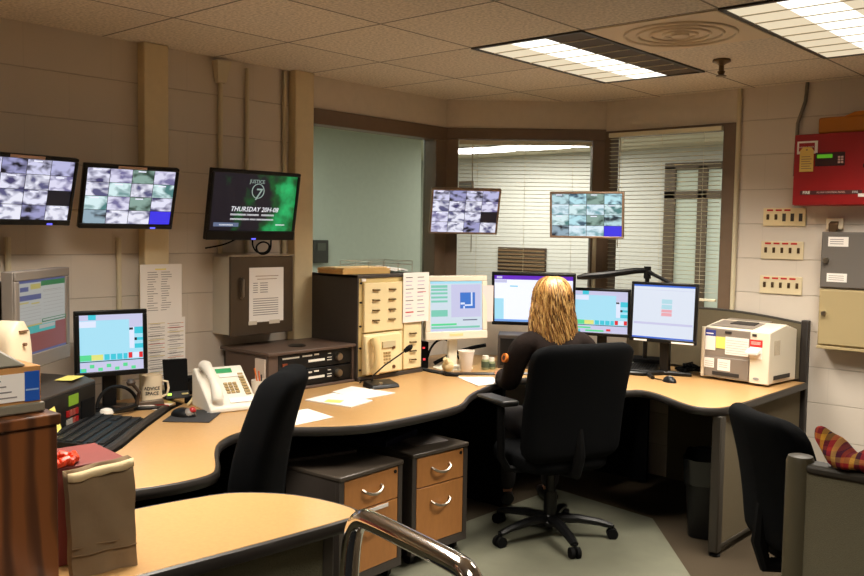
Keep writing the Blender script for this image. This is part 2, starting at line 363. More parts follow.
def area(name, loc, sx, sy, power, col=(1, .86, .66), spread=180, rot=(0, 0, 0)):
    l = bpy.data.lights.new(name, 'AREA'); l.shape = 'RECTANGLE'; l.size = sx; l.size_y = sy; l.energy = power; l.color = col; l.spread = R(spread)
    o = bpy.data.objects.new(name, l); COL.objects.link(o); o.location = loc; o.rotation_euler = rot; return o
warm = (1, .915, .79)
area('lamp_light_left', (-2.51, 3.938, HC-.012), .38, 1.15, 40, warm, 120)
area('lamp_light_right', (-1.191, 3.938, HC-.012), .55, 1.15, 50, warm, 124)
# fixtures further back in the room, over and behind the photographer
for i, (x, y, p) in enumerate(((-.58, .28, 30), (1.25, 3.9, 30), (1.25, .28, 18), (-2.411, 1.498, 46))):
    troffer(['ceiling light over the photographer, lit', 'ceiling light at the far right beyond the frame, lit', 'ceiling light at the right behind the photographer, lit', 'ceiling light over the left station, just above the frame, lit'][i], x, y, HC, 0, [(1, lit1, 'lens'), (1, lit2, 'tube_lens'), (1, lit1, 'lens')], 'ceiling lights')
    area('lamp_light', (x, y, HC-.012), .55, 1.15, p, warm, 124)
# corridor lights
troffer('added corridor light standing in for a ceiling light reflection in the middle window', -6.15, 8.25, 2.518, R(90), [(1, lit2, 'lens')], 'corridor ceiling lights', .6, 1.9)  # added fixture, replaces the room light's reflection in the middle pane
troffer('second corridor ceiling light, further right along the corridor', -3.2, 7.6, 2.518, R(90), [(1, lit2, 'lens')], 'corridor ceiling lights')
area('corridor_lamp', (-6.15, 8.25, 2.5), 1.8, .55, 60, (1, .97, .90)); area('corridor_lamp', (-3.2, 7.6, 2.5), 1.15, .55, 60, (1, .97, .90))
area('corridor_lamp', (-5.3, 4.2, 2.5), .55, 1.15, 42, (.96, 1, .94))

# round ceiling diffuser
t = thing('air_diffuser', 'square ceiling air diffuser with concentric rings between the two lights', 'air diffuser', (-1.801, 3.633, HC))
m = MB(); m.box(-.295, .295, -.295, .295, -.006, 0); m.build('plate', mat('diffuser_paint', (222, 204, 178), .7), t, bev=.003)
m = MB()
for r0 in (.235, .18, .125, .07): m.tube([(r0*cos(2*pi*i/40), r0*sin(2*pi*i/40), -.008) for i in range(41)], .007, n=8, caps=False)
m.lathe([(.04, -.004), (.038, -.016), (.001, -.018)], n=24)
m.build('ring', mat('diffuser_paint'), t)
# hanging sprinkler / horn
t = thing('sprinkler_head', 'dark sprinkler head hanging from the ceiling beside the unlit lane', 'sprinkler', (-1.905, 4.30, HC))
MB().lathe([(.042, 0), (.045, -.012), (.022, -.022), (.012, -.03)]).build('escutcheon', mat('aged_brass', (110, 88, 60), .4, metal=.8), t)
MB().lathe([(.013, -.02), (.013, -.055), (.02, -.06), (.012, -.075), (.026, -.08), (.026, -.083)]).build('nozzle', mat('aged_brass'), t)
tag(MB().tube([(-1.02, 5.0, HC-.006), (-1.02, 5.22, HC-.006)], .004, n=5).build('hook_wire', darkgrey), 'small wire clip on the ceiling edge at the far right', 'clip')

# conduits
def conduit(label, pts, r, m=creamC): return tag(MB().tube(pts, r, n=10).build('conduit', m), label, 'conduit', 'surface conduits on the walls')
t = thing('conduit', 'cream conduit with ceiling cap left of the green-lit screen', 'conduit', (XL, 2.745, 0), 0, 'surface conduits on the walls')
MB().tube([(.014, 0, 1.42), (.014, 0, HC-.1)], .013, n=10).build('pipe', creamC, t)
MB().hexa([(0, -.025, HC-.13), (.03, -.025, HC-.13), (.03, .025, HC-.13), (0, .025, HC-.13)], [(0, -.045, HC-.02), (.055, -.045, HC-.02), (.055, .045, HC-.02), (0, .045, HC-.02)]).build('cap', creamC, t, bev=.003)
conduit('thin cream conduit between the capped conduit and the right pilaster', [(XL+.012, 2.915, 1.42), (XL+.012, 2.915, HC-.03)], .010)
conduit('cream conduit hugging the left side of the right pilaster', [(XL+.014, 3.165, 1.42), (XL+.014, 3.165, HC-.01)], .012)
conduit('cream raceway under the leftmost hanging screen', [(XL+.014, 1.66, .0), (XL+.014, 1.66, 1.5)], .013)
conduit('cream raceway under the second hanging screen', [(XL+.012, 2.175, .0), (XL+.012, 2.175, 1.5)], .012)
conduit('cream conduit running down beside the right window', [(-2.19, YR-.014, 1.09), (-2.19, YR-.014, HC)], .014)
conduit('grey flexible conduit beside the red fire panel', [(-1.80, YR-.015, HC), (-1.805, YR-.02, 2.32), (-1.845, YR-.015, 2.2), (-1.85, YR-.015, 1.9)], .010, mat('grey_conduit', (120, 112, 100), .5))
conduit('pole on the window post behind the right hanging screen', [(CB[0]-.03, CB[1]-.06, 1.06), (CB[0]-.03, CB[1]-.06, 1.68)], .014)
# ------------------------------------------------------------------ screens
def screen(parent, w, h, T, rects, bg, texts=(), name='screen'):
    m = MB(); m.T = T
    m.rect(-w/2, -h/2, w/2, h/2, -.0015, bg)
    for k, (u0, v0, u1, v1, mm) in enumerate(rects):
        m.rect(-w/2+u0*w, h/2-v1*h, -w/2+u1*w, h/2-v0*h, -.0018-.00012*k if k < 30 else -.0055, mm)
    for body, size, u, v, mm, sh in texts:
        m.text(body, size, -w/2+u*w, h/2-v*h, -.006, mm, shear=sh)
    m.keepn = True
    return m.build(name, bg, parent, smooth=0)
def display(name, label, loc, yaw, zc, tilt, w, h, bez, body, scr, cat='monitor', group=None, stand='desk', chin=0., depth=.045, texts=(), led=None, by=0., roundb=.006):
    t = thing(name, label, cat, loc, yaw, group)
    T = Matrix.Translation((0, by, zc)) @ Matrix.Rotation(tilt, 4, 'X')
    m = MB(); m.T = T
    m.box(-w/2, w/2, 0, depth*.5, -h/2, h/2); m.hexa([(-w*.42, depth*.5, -h*.40), (w*.42, depth*.5, -h*.40), (w*.42, depth*.5, h*.40), (-w*.42, depth*.5, h*.40)], [(-w*.3, depth, -h*.3), (w*.3, depth, -h*.3), (w*.3, depth, h*.3), (-w*.3, depth, h*.3)])
    m.build('housing', body, t, bev=.004)
    f = MB(); f.T = T; b = bez; c = bez+chin
    f.box(-w/2, w/2, -.008, 0.001, h/2-b, h/2); f.box(-w/2, w/2, -.008, .001, -h/2, -h/2+c); f.box(-w/2, -w/2+b, -.008, .001, -h/2+c-.001, h/2-b+.001); f.box(w/2-b, w/2, -.008, .001, -h/2+c-.001, h/2-b+.001)
    f.build('bezel', body, t, bev=min(roundb, b*.3), seg=2)
    T2 = T @ Matrix.Translation((0, 0, chin/2))
    bg, rects = scr
    screen(t, w-2*b+.002, h-2*b-chin+.002, T2, rects, bg, texts)
    if led:
        l = MB(); l.T = T; l.box(led[0]-.012, led[0]+.012, -.010, -.0075, -h/2+.004, -h/2+.010); l.build('power_light', E('led_blue', (90, 90, 255), 2.5), t)
    if stand == 'desk':
        n = MB(); n.box(-.03, .03, by+.035, by+.06, .01, zc); n.build('stand_neck', body, t, bev=.006)
        n = MB(); n.lathe([(.12, 0), (.12, .006), (.05, .016)], (0, by+.03), n=28); n.build('stand_base', body, t)
    return t
white_s = E('white', (226, 234, 255), 1.05); cyan_s = E('cyan', (60, 205, 225), 1.0); ltcyan = E('light_cyan', (168, 226, 246), 1.05)
lav = E('lavender', (206, 206, 238), 1.0); grn = E('green', (90, 225, 150), 1.0); red_s = E('red', (235, 40, 50), 1.0); yel = E('yellow', (232, 234, 130), 1.0); blk = E('black', (14, 16, 30), 1.0)
blue_s = E('blue', (60, 52, 235), 1.0); purp = E('purple', (104, 40, 200), 1.0)
random.seed(3)
BW = [feed_mat('camera_feed_%s' % 'abcdef'[i], i*3.1, ((40, 38, 60), (70, 66, 110), (22, 22, 34), (90, 90, 130), (120, 115, 160), (50, 48, 80))[i], ((215, 215, 245), (235, 235, 255), (160, 160, 205), (240, 240, 255), (228, 226, 250), (190, 190, 230))[i], 19) for i in range(6)]
GC = [feed_mat('tinted_feed_%s' % 'abcdef'[i], i*2.3+9, ((30, 50, 60), (80, 130, 130), (50, 74, 64), (120, 170, 180), (60, 90, 110), (30, 34, 44))[i], ((190, 225, 232), (220, 245, 248), (140, 170, 160), (225, 245, 255), (190, 235, 245), (150, 175, 190))[i], 18) for i in range(6)]
bwmap = [[0, 2, 0, 5], [3, 1, 3, 4], [4, 3, 1, -1], [4, 3, 2, 3]]
gcmap = [[0, 4, 2, 4], [3, 1, 3, 1], [1, 4, 2, 0], [5, 3, 3, -2]]
def feed(mp, S_, lines=True):
    r = []
    for j in range(4):
        for i in range(4):
            k = mp[j][i]; mm = blk if k == -1 else blue_s if k == -2 else S_[k]
            r.append((i/4+.003, j/4+.004, (i+1)/4-.003, (j+1)/4-.004, mm))
    cap = E('caption', (240, 240, 255), 1.1)
    for j in range(4):
        for i in range(4):
            if mp[j][i] >= 0 and (i+j) % 2 == 0: r.append((i/4+.06, j/4+.02, i/4+.15, j/4+.042, cap))
    return (blk, r)
bz = black
def tv_mount(t, zc, armlen, m=blackm, drop=0):
    a = MB(); a.box(-.05, .05, .04, .055, zc-.05, zc+.05); a.tube([(0, .05, zc), (0, .05+armlen, zc-drop)], .014); a.build('mount_arm', m, t, bev=.002)
    a = MB(); a.box(-.04, .04, .05+armlen-.005, .05+armlen+.008, zc-drop-.07, zc-drop+.07); a.build('wall_plate', m, t, bev=.002)
def label_strip(t, T, x0, x1, z):
    l = MB(); l.T = T; l.box(x0, x1, -.0095, -.008, z-.006, z+.006); l.build('label_strip', mat('tan_tape', (196, 160, 140), .6), t, label='tan label strip on the top bezel')
def cable(label, pts, r=.004, m=blackm):
    for _ in range(3):
        q = [pts[0]]
        for a, b in zip(pts, pts[1:]): q += [tuple(a[i]*.75+b[i]*.25 for i in range(3)), tuple(a[i]*.25+b[i]*.75 for i in range(3))]
        pts = q+[pts[-1]]
    return tag(MB().tube(pts, r, n=6).build('cable', m), label, 'cable')

g = 'security screens hung on the block wall'
t = display('wall_monitor', 'leftmost hanging screen, grid of grey camera views with one black tile', (-3.655, 1.622, 1.695), R(97), 0, R(15), .455, .292, .016, bz, feed(bwmap, BW), 'monitor', g, None, .008, led=(.13, 0))
label_strip(t, Matrix.Rotation(R(15), 4, 'X'), -.08, .07, .139); tv_mount(t, 0, .18)
t = display('wall_monitor', 'second hanging screen from the left, camera views with one blue tile, on the block wall', (-3.69, 2.113, 1.683), R(82), 0, R(18), .432, .292, .016, bz, feed(gcmap, [BW[1], GC[1], GC[2], BW[3], BW[4], GC[5]]), 'monitor', g, None, .008, led=(.12, 0))
label_strip(t, Matrix.Rotation(R(18), 4, 'X'), -.07, .06, .139); tv_mount(t, 0, .15)
# tv with green clouds
dk = mat('screen_tv', (10, 60, 40), .3, emit=1.0)
nt = dk.node_tree; b = nt.nodes['Principled BSDF']; tc = nt.nodes.new('ShaderNodeTexCoord'); n = nt.nodes.new('ShaderNodeTexNoise'); n.inputs['Scale'].default_value = 7.5; n.inputs['Detail'].default_value = 4
mp = nt.nodes.new('ShaderNodeMapping'); mp.inputs['Location'].default_value = (.3, 0, 2.2); nt.links.new(tc.outputs['Object'], mp.inputs[0]); nt.links.new(mp.outputs[0], n.inputs['Vector'])
sp = nt.nodes.new('ShaderNodeSeparateXYZ'); nt.links.new(tc.outputs['Object'], sp.inputs[0]); ma = nt.nodes.new('ShaderNodeMath'); ma.operation = 'MULTIPLY_ADD'; ma.inputs[1].default_value = .75
nt.links.new(sp.outputs[0], ma.inputs[0]); nt.links.new(n.outputs['Fac'], ma.inputs[2])
cr = nt.nodes.new('ShaderNodeValToRGB'); e = cr.color_ramp.elements; e[0].position = .50; e[0].color = (*lin((.085, .07, .12)), 1); e[1].position = .80; e[1].color = (*lin((.14, .78, .45)), 1)
k = e.new(.60); k.color = (*lin((.02, .33, .14)), 1)
nt.links.new(ma.outputs[0], cr.inputs[0]); nt.links.new(cr.outputs[0], b.inputs['Emission Color'])
wt = E('title_white', (240, 240, 245), 1.1); gy = E('logo_grey', (150, 170, 160), 1.0); gyb = E('caption_bar', (96, 110, 140), 1.0)
t = display('wall_television', 'black television showing white titles over green clouds, above the steel wall cabinet', (-3.665, 2.785, 1.668), R(88), 0, R(10), .535, .352, .018, bz, (dk, [(.04, .86, .33, .93, gyb)]), 'television', None, None, .030, led=(.01, 0),
    texts=[('THURSDAY 20H-08', .034, .5, .62, wt, .25), ('mmnmmnm mnnmmn   mmnmnm', .019, .48, .71, wt, 0), ('mnmmnmmnnm mnm mmnmnmmnm', .017, .48, .79, wt, 0), ('JUSTICE', .026, .5, .13, gy, 0), ('7', .085, .515, .36, gy, .2), ('mnmmnm', .014, .83, .88, wt, .2), ('mnmmnmmnm', .013, .18, .895, wt, 0)])
r = MB(); r.T = Matrix.Rotation(R(10), 4, 'X') @ Matrix.Translation((.008, -.0075, .075)) @ Matrix.Rotation(pi/2, 4, 'X')
r.tube([(.036*cos(q), .036*sin(q), 0) for q in [i*2*pi/24 for i in range(25)]], .0022, n=4, caps=False); r.build('logo_ring', gy, t)
tv_mount(t, 0, .18)
cable('loop of black cables hanging under the green-lit television', [(-3.70, 2.80, 1.50), (-3.70, 2.80, 1.46), (-3.72, 2.85, 1.425), (-3.72, 2.91, 1.43), (-3.72, 2.93, 1.47), (-3.72, 2.88, 1.49), (-3.72, 2.83, 1.46), (-3.73, 2.87, 1.415), (-3.73, 2.94, 1.43), (-3.74, 2.95, 1.5)], .0045)
cable('short black cable from the television to the wall, left of the cable loop', [(-3.70, 2.72, 1.51), (-3.76, 2.68, 1.47), (-3.85, 2.62, 1.45)], .004)
fr = mat('champagne_bezel', (150, 122, 98), .4, metal=.2)
g2 = 'screens hung in front of the windows'
t = display('hanging_monitor', 'tilted silver-framed screen at the left window post, sixteen grey camera views', (-3.676, 4.47, 1.683), R(50), 0, R(22), .452, .312, .013, fr, feed(bwmap, BW), 'monitor', g2, None, .0); tv_mount(t, 0, .16, fr)
t = display('hanging_monitor', 'silver-framed screen at the right window post, teal camera views with blue tile', (-2.98, 4.82, 1.669), R(21), 0, R(6), .464, .290, .013, fr, feed(gcmap, GC), 'monitor', g2, None, .0); tv_mount(t, 0, .24, fr)

# ------------------------------------------------------------------ worktops
def arc(pts, n=4):   # smooth a polyline by Chaikin, keeping ends
    for _ in range(n):
        q = [pts[0]]
        for a, b in zip(pts, pts[1:]): q += [(a[0]*.75+b[0]*.25, a[1]*.75+b[1]*.25), (a[0]*.25+b[0]*.75, a[1]*.25+b[1]*.75)]
        pts = q+[pts[-1]]
    return pts
def worktop(name, label, front, back, z0=.692, z1=.73, group=None, legs=()):
    t = thing(name, label, 'desk', (0, 0, 0), 0, group)
    F = arc(front, 2); poly = F+back
    MB().prism(poly, z1-.012, z1).build('work_surface', lam, t, bev=.002)
    MB().prism(poly, z0, z1-.012).build('underside', edgeM, t)
    e = MB(); off = []
    for i, p in enumerate(F):
        a = F[max(i-1, 0)]; b = F[min(i+1, len(F)-1)]; d = Vector((b[0]-a[0], b[1]-a[1])).normalized(); off.append((p[0]+d.y*.004, p[1]-d.x*.004))
    e.tube([(x, y, (z0+z1)/2-.001) for x, y in off], (z1-z0)/2+.001, n=10, flat=.7); e.build('edge_band', edgeM, t)
    return t
bk = XL+.02
# left station: front surface, and rear surface behind the dark seam
seam = [(-2.80, 1.44), (-2.943, 1.585), (-3.017, 1.675), (-3.281, 1.941), (-3.50, 2.20)]
deskL = worktop('corner_desk', 'curved maple desk of the left station with the phone, radio cabinet and rack on it',
    [(-2.66, .75), (-2.60, 1.2), (-2.533, 1.42), (-2.49, 1.57), (-2.49, 1.72), (-2.56, 1.785), (-2.74, 1.90), (-2.87, 2.01), (-2.95, 2.16), (-2.93, 2.31), (-2.80, 2.43), (-2.68, 2.60), (-2.66, 2.80), (-2.66, 3.10), (-2.68, 3.26), (-2.79, 3.43), (-2.85, 3.56), (-2.90, 3.72), (-2.95, 3.88), (-2.96, 4.02)],
    [(-3.08, 4.09), (-3.275, 3.875), (-3.50, 3.875), (-3.88, 3.9), (-3.88, 2.36), (-3.62, 2.36), (-3.52, 2.215), (-3.281, 1.955), (-3.02, 1.69), (-2.95, 1.60), (-2.86, 1.40), (-2.9, .75)])
t = thing('keyboard_shelf', 'rear maple shelf of the left station under the keyboard, behind a dark seam', 'desk', (0, 0, 0))
poly = [(-2.96, .75), (-2.93, 1.38), (-3.0, 1.56), (-3.06, 1.655), (-3.31, 1.90), (-3.56, 2.175), (-3.65, 2.32), (-3.88, 2.32), (-3.88, .75)]
MB().prism(poly, .718, .73).build('work_surface', lam, t, bev=.002); MB().prism(poly, .692, .718).build('underside', edgeM, t)
e = MB(); e.tube([(x, y, .728) for x, y in arc([(-2.93, 1.45), (-2.985, 1.575), (-3.04, 1.665), (-3.295, 1.92), (-3.545, 2.20)], 2)], .021, n=10); e.build('edge_band', edgeM, t)
# operator's station
t = thing('rear_desk', 'maple rear shelf behind the operator carrying the desk monitors', 'desk', (0, 0, 0))
poly = [(-3.88, 3.93), (-3.52, 3.905), (-3.29, 3.905), (-3.06, 4.15), (-2.80, 4.46), (-2.62, 4.62), (-2.62, 5.165), (-3.08, 5.165), (-3.88, 4.52)]
MB().prism(poly, .718, .73).build('work_surface', lam, t, bev=.002); MB().prism(poly, .692, .718).build('underside', edgeM, t)
e = MB(); e.tube([(-3.52, 3.9, .728), (-3.29, 3.9, .728), (-3.06, 4.14, .728), (-2.80, 4.45, .728), (-2.62, 4.61, .728)], .015, n=8); e.build('edge_band', edgeM, t)
deskR = worktop('corner_desk', 'maple desk on the right with the printer and mouse, waved front edge',
    [(-2.985, 4.05), (-2.93, 4.13), (-2.80, 4.25), (-2.60, 4.28), (-2.44, 4.20), (-2.32, 4.17), (-2.28, 4.27), (-2.16, 4.235), (-1.96, 4.09), (-1.86, 4.035), (-1.775, 4.06), (-1.742, 4.15), (-1.735, 4.4), (-1.728, 5.165)],
    [(-2.59, 5.165), (-2.59, 4.61), (-2.78, 4.44), (-3.04, 4.13)])
# end panel of right desk
t = thing('desk_end_panel', 'fabric-covered end panel under the right end of the desk, on a round foot', 'panel', (-1.765, 4.62, 0))
MB().box(-.012, .014, -.50, .55, .05, .685).build('panel', panelfab, t, bev=.003)
m = MB(); m.box(-.024, .024, -.545, -.49, .02, .69); m.box(-.016, .018, -.5, .55, .03, .055); m.build('post', paneltrim, t, bev=.006)
m = MB(); m.lathe([(.026, 0), (.028, .008), (.012, .016), (.012, .024)], (0, -.515)); m.build('levelling_foot', black, t)
# privacy screen behind printer
t = thing('privacy_panel', 'arched fabric privacy panel standing behind the printer', 'panel', (-2.2, 5.205, 0))
pts = [(-.68, .74), (.43, .74), (.43, 1.055)]+[(.43-1.11*i/20, 1.055+.045*sin(pi*min(1, (i/20)*1.0))) for i in range(1, 20)]+[(-.68, 1.055)]
m = MB(); k = len(pts); vs = [(x, -.012, z) for x, z in pts]+[(x, .012, z) for x, z in pts]
m.add(vs, [tuple(range(k)), tuple(range(k, 2*k))[::-1]]+[(i, (i+1) % k, k+(i+1) % k, k+i) for i in range(k)]); m.build('panel', panelfab, t)
m = MB(); m.tube([(x, 0, z+.004) for x, z in pts[2:]], .010, n=8); m.build('top_trim', paneltrim, t)
m = MB(); m.box(.43, .472, -.022, .022, 0, 1.08); m.build('post', mat('dark_post', (40, 35, 32), .5), t, bev=.006)
# foreground desk
fg = worktop('return_desk', 'maple desk end in the foreground beside the paper bag, rounded corner',
    [(-1.895, .86), (-1.884, 1.10), (-1.855, 1.40), (-1.833, 1.70), (-1.84, 1.775), (-1.90, 1.805), (-2.10, 1.778), (-2.26, 1.665), (-2.305, 1.55), (-2.35, 1.25), (-2.38, .86)], [])
m = MB(); m.box(-1.935, -1.905, .87, 1.70, .05, .69); m.build('modesty_panel', mat('olive_panel_fabric', (92, 88, 66), .95, bump=1, bscale=300, noise=.15, nscale=250), fg, bev=.003)
m = MB(); m.box(-1.94, -1.90, 1.695, 1.735, 0, .692); m.build('post', paneltrim, fg, bev=.005)
m = MB()
for x, y in ((-2.32, .92), (-2.2, 1.6)): m.cyl((x, y, 0), (x, y, .69), .025)
m.build('leg', paneltrim, fg)
# desk supports / modesty panels under the wall desks
m = MB(); m.box(-3.86, -3.83, .8, 4.4, .02, .69); o = m.build('modesty_panel', blackm, deskL)
for y in (1.2, 2.42, 4.0):
    MB().box(-3.80, -2.98, y-.015, y+.015, 0, .69).build('support_panel', blackm, deskL)
MB().box(-2.55, -1.80, 5.15, 5.17, .02, .69).build('modesty_panel', panelfab, deskR)
MB().box(-3.2, -2.6, 4.98, 5.0, .02, .69).build('modesty_panel', blackm, deskR)

# ------------------------------------------------------------------ pedestals
def pedestal(label, loc, rz, w=.375):
    t = thing('drawer_pedestal', label, 'drawer pedestal', loc, rz, 'drawer pedestals under the desk')
    D = .50; z0, z1 = .075, .535
    m = MB(); m.box(-w/2, w/2, .012, D, z0, z1-.02); m.hexa([(-w/2, -.012, z0-.02), (w/2, -.012, z0-.02), (w/2, .02, z0-.02), (-w/2, .02, z0-.02)], [(-w/2, -.008, z0+.02), (w/2, -.008, z0+.02), (w/2, .02, z0+.02), (-w/2, .02, z0+.02)])
    m.box(-w/2, -w/2+.028, -.010, .014, z0+.018, z1-.02); m.box(w/2-.028, w/2, -.010, .014, z0+.018, z1-.02); m.build('carcass', darkgrey, t, bev=.002)
    MB().box(-w/2-.003, w/2+.003, -.016, D, z1-.022, z1).build('top', mat('pedestal_top', (70, 62, 54), .35), t, bev=.006)
    for za, zb in ((z0+.022, .365), (.37, z1-.026)):
        d = MB().box(-w/2+.031, w/2-.031, -.009, .012, za, zb).build('drawer', drawerM, t, bev=.0015)
        zc = (za+zb)/2 if za > .3 else zb-.085
        MB().tube([(-.06, -.008, zc+.012), (-.055, -.024, zc+.004), (-.03, -.033, zc-.008), (0, -.036, zc-.012), (.03, -.033, zc-.008), (.055, -.024, zc+.004), (.06, -.008, zc+.012)], .0065, n=8).build('handle', satin, d)
    MB().cyl((w/2-.05, -.013, z1-.045), (w/2-.05, -.006, z1-.045), .008).build('lock', black, t)
    for x, y in ((-w/2+.04, .05), (w/2-.04, .05), (-w/2+.04, D-.05), (w/2-.04, D-.05)):
        MB().cyl((x-.012, y, .026), (x+.012, y, .026), .026).box(x-.006, x+.006, y-.01, y+.01, .03, z0).build('castor', black, t, bev=.002)
    return t
pedestal('left drawer pedestal, its lower drawer half hidden by the chrome tube frame', (-2.685, 2.66, 0), R(93), .40)
pedestal('right drawer pedestal with a printed sheet lying on top', (-2.71, 3.14, 0), R(87), .375)
tag(MB().box(-.10, .10, -.07, .07, 0, .003).box(-.08, .08, -.05, .05, .003, .0034, ink).build('paper_sheet', white), 'printed sheet lying on the right drawer pedestal', 'paper').matrix_world = Matrix.Translation((-2.86, 3.19, .535)) @ Matrix.Rotation(R(80), 4, 'Z')
tag(MB().box(-.19, .19, -.012, .012, 0, .012).build('flat_bar', darkgrey), 'dark flat bar lying on top of the left drawer pedestal', 'bar').matrix_world = Matrix.Translation((-2.98, 2.62, .535)) @ Matrix.Rotation(R(75), 4, 'Z')
tag(MB().box(-.12, .12, -.16, .16, 0, .03).build('binder', mat('navy_binder', (22, 24, 52), .5), bev=.004), 'dark navy binder lying on the pedestals under the desk', 'binder').matrix_world = Matrix.Translation((-3.04, 3.08, .535)) @ Matrix.Rotation(R(15), 4, 'Z')
# white ruler stuck on the drawer front
tag(MB().box(-.095, .095, 0, .003, -.008, .008).build('label_holder', white), 'white strip stuck across the lower drawer of the left pedestal', 'label').matrix_world = Matrix.Translation((-2.669, 2.665, .355)) @ Matrix.Rotation(R(93), 4, 'Z')

# ------------------------------------------------------------------ wall things on the left
t = thing('steel_wall_cabinet', 'brushed steel cabinet on the block wall with a notice taped to its door', 'cabinet', (XL, 2.905, 1.205), R(90))
m = MB(); m.box(-.198, .198, -.145, 0, -.2, .2); m.build('body', mat('putty_steel', (200, 194, 178), .5), t, bev=.003)
d = MB().box(-.202, .202, -.165, -.147, -.205, .203).build('door', steel, t, bev=.003)
MB().tube([(-.14, -.168, .09), (-.14, -.182, .085), (-.14, -.182, .0), (-.14, -.168, -.01)], .008, n=6).build('latch', satin, d)
m = MB(); m.box(-.205, .205, -.170, -.146, .203, .212); m.build('drip_edge', satin, t, bev=.001)
t = thing('notice_sheet', 'white notice taped to the steel wall cabinet', 'paper', (XL+.166, 2.915, 1.205), R(90))
m = MB(); m.rect(-.10, -.14, .125, .145, -.001, white)
for k in range(2): m.rect(-.06+.01*k, .099-k*.016, .09-.01*k, .102-k*.016, -.0016, mat('brown_print', (150, 116, 90), .7))
for k in range(5): m.rect(-.075, .062-k*.012, -.045, .066-k*.012, -.0016, ink); m.rect(-.03, .062-k*.012, .02, .066-k*.012, -.0016, ink)
for k in range(8): m.rect(-.075, -.02-k*.012, .09, -.016-k*.012, -.0016, ink)
m.keepn = True; m.build('sheet', white, t, smooth=0)
m = MB(); m.rect(-.105, -.153, -.05, -.133, -.002); m.rect(.03, -.153, .10, -.133, -.002); m.build('tape', mat('clear_tape', (205, 196, 180), .3), t, smooth=0)

t = thing('wall_list', 'typed list on white paper taped over the colour chart behind the black monitor', 'paper', (-3.848, 2.368, 1.248), R(90))
m = MB(); m.rect(-.115, -.14, .112, .125, -.002, white); m.rect(-.035, .098, .025, .104, -.0024, yel if False else yellow)
random.seed(5)
for cx in (-.06, .015):
    for k in range(17): m.rect(cx-.02+random.uniform(0, .006), .085-k*.0115, cx+.03+random.uniform(-.02, .012), .088-k*.0115, -.0026, ink)
m.keepn = True; m.build('sheet', white, t, smooth=0)
t = thing('wall_chart', 'white chart ruled in yellow, orange and red, below the typed list', 'paper', (-3.848, 2.395, .98), R(90))
m = MB(); m.rect(-.11, -.20, .105, .13, -.001, white)
cols = [mat('ochre_rule', (200, 180, 70), .8), inkd, mat('orange_rule', (214, 130, 60), .8), ink, mat('ochre_rule'), inkd, ink, redink]
for k in range(14): m.rect(-.10, .105-k*.02, -.01, .1075-k*.02, -.0014, cols[(k*3) % 8]); m.rect(.005, .10-k*.021, .095, .1025-k*.021, -.0014, cols[(k*5+2) % 8])
for k in range(26): m.rect(-.09, .10-k*.0115, -.03+random.uniform(-.01, .02), .102-k*.0115, -.0018, ink); m.rect(.015, .10-k*.0115, .06+random.uniform(-.01, .02), .102-k*.0115, -.0018, ink)
m.keepn = True; m.build('sheet', white, t, smooth=0)

# ------------------------------------------------------------------ equipment rack and radio cabinet
t = thing('equipment_rack', 'tall dark grey rack with cream handled panels standing on the desk', 'equipment rack', (-3.48, 3.594, .73), R(90))
m = MB(); W = .262; m.box(-W, -W+.012, 0, .40, .0, .578); m.box(W-.012, W, 0, .40, 0, .578); m.box(-W, W, -.002, .40, .562, .58); m.box(-W, W, -.012, .40, 0, .022); m.box(-W+.01, W-.01, .388, .40, .02, .57); m.build('cabinet', darkgrey, t, bev=.0025)
m = MB().box(-W+.012, W-.012, .004, .02, .022, .562).build('back_plate', mat('cream_shade', (204, 180, 122), .5), t)
def grip(m, x, z): m.tube([(x-.026, -.004, z), (x-.026, -.022, z), (x+.022, -.022, z-.002), (x+.022, -.004, z-.002)], .0042, n=6)
brass = mat('brass_grip', (96, 74, 40), .35, metal=.7)
up = MB().box(-.222, .085, -.014, .004, .265, .535).build('upper_panel', cream, t, bev=.003)
for x in (-.135, -.008):
    for k in range(4):
        m = MB(); grip(m, x, .497-k*.056); m.build('panel_grip', brass, up)
rp = MB().box(.095, .245, -.012, .004, .03, .555).build('side_panel', cream, t, bev=.003)
for x in (.15,):
    for k in range(4):
        m = MB(); grip(m, x+.02, .235-k*.051); m.build('panel_grip', brass, rp)
MB().box(-.222, .085, -.012, .004, .03, .255).build('lower_panel', cream, t, bev=.003)
for z in (.05, .16, .27, .42, .52): pass
m = MB()
for z in (.535, .43, .30, .18, .06): m.cyl((-.238, -.006, z), (-.238, .004, z), .006, n=8); m.cyl((.252, -.012, z), (.252, .004, z), .005, n=8)
m.build('rack_screw', black, t)
MB().box(-.235, -.205, -.006, -.001, .545, .56).build('name_tag', white, t)
# cream desk phone hung on the rack
t = thing('wall_phone', 'cream wall phone hung on the lower panels of the rack', 'telephone', (-3.466, 3.525, .765), R(90))
MB().hexa([(-.165, -.035, 0), (.115, -.035, 0), (.115, 0, 0), (-.165, 0, 0)], [(-.165, -.022, .215), (.115, -.022, .215), (.115, 0, .215), (-.165, 0, .215)]).build('body', cream, t, bev=.008)
MB().tube([(-.115, -.045, .015), (-.115, -.062, .05), (-.115, -.064, .11), (-.115, -.06, .16), (-.115, -.04, .20)], [.026, .02, .017, .02, .027], n=12, flat=1.1).build('handset', mat('ivory_handset', (232, 206, 150), .35), t)
m = MB()
for i in range(3):
    for j in range(4): m.box(-.03+i*.02, -.017+i*.02, -.034, -.028, .075-j*.018+.03, .086-j*.018+.03)
m.build('keypad', mat('tan_keys', (170, 146, 98), .5), t)
MB().box(-.04, .06, -.034, -.024, .14, .175).build('directory_window', mat('tan_card', (200, 186, 150), .5), t)
MB().cyl((.045, -.04, .03), (.045, -.028, .03), .010).box(.038, .056, -.036, -.028, .13, .145).build('button', mat('brown_button', (96, 60, 30), .5), t)
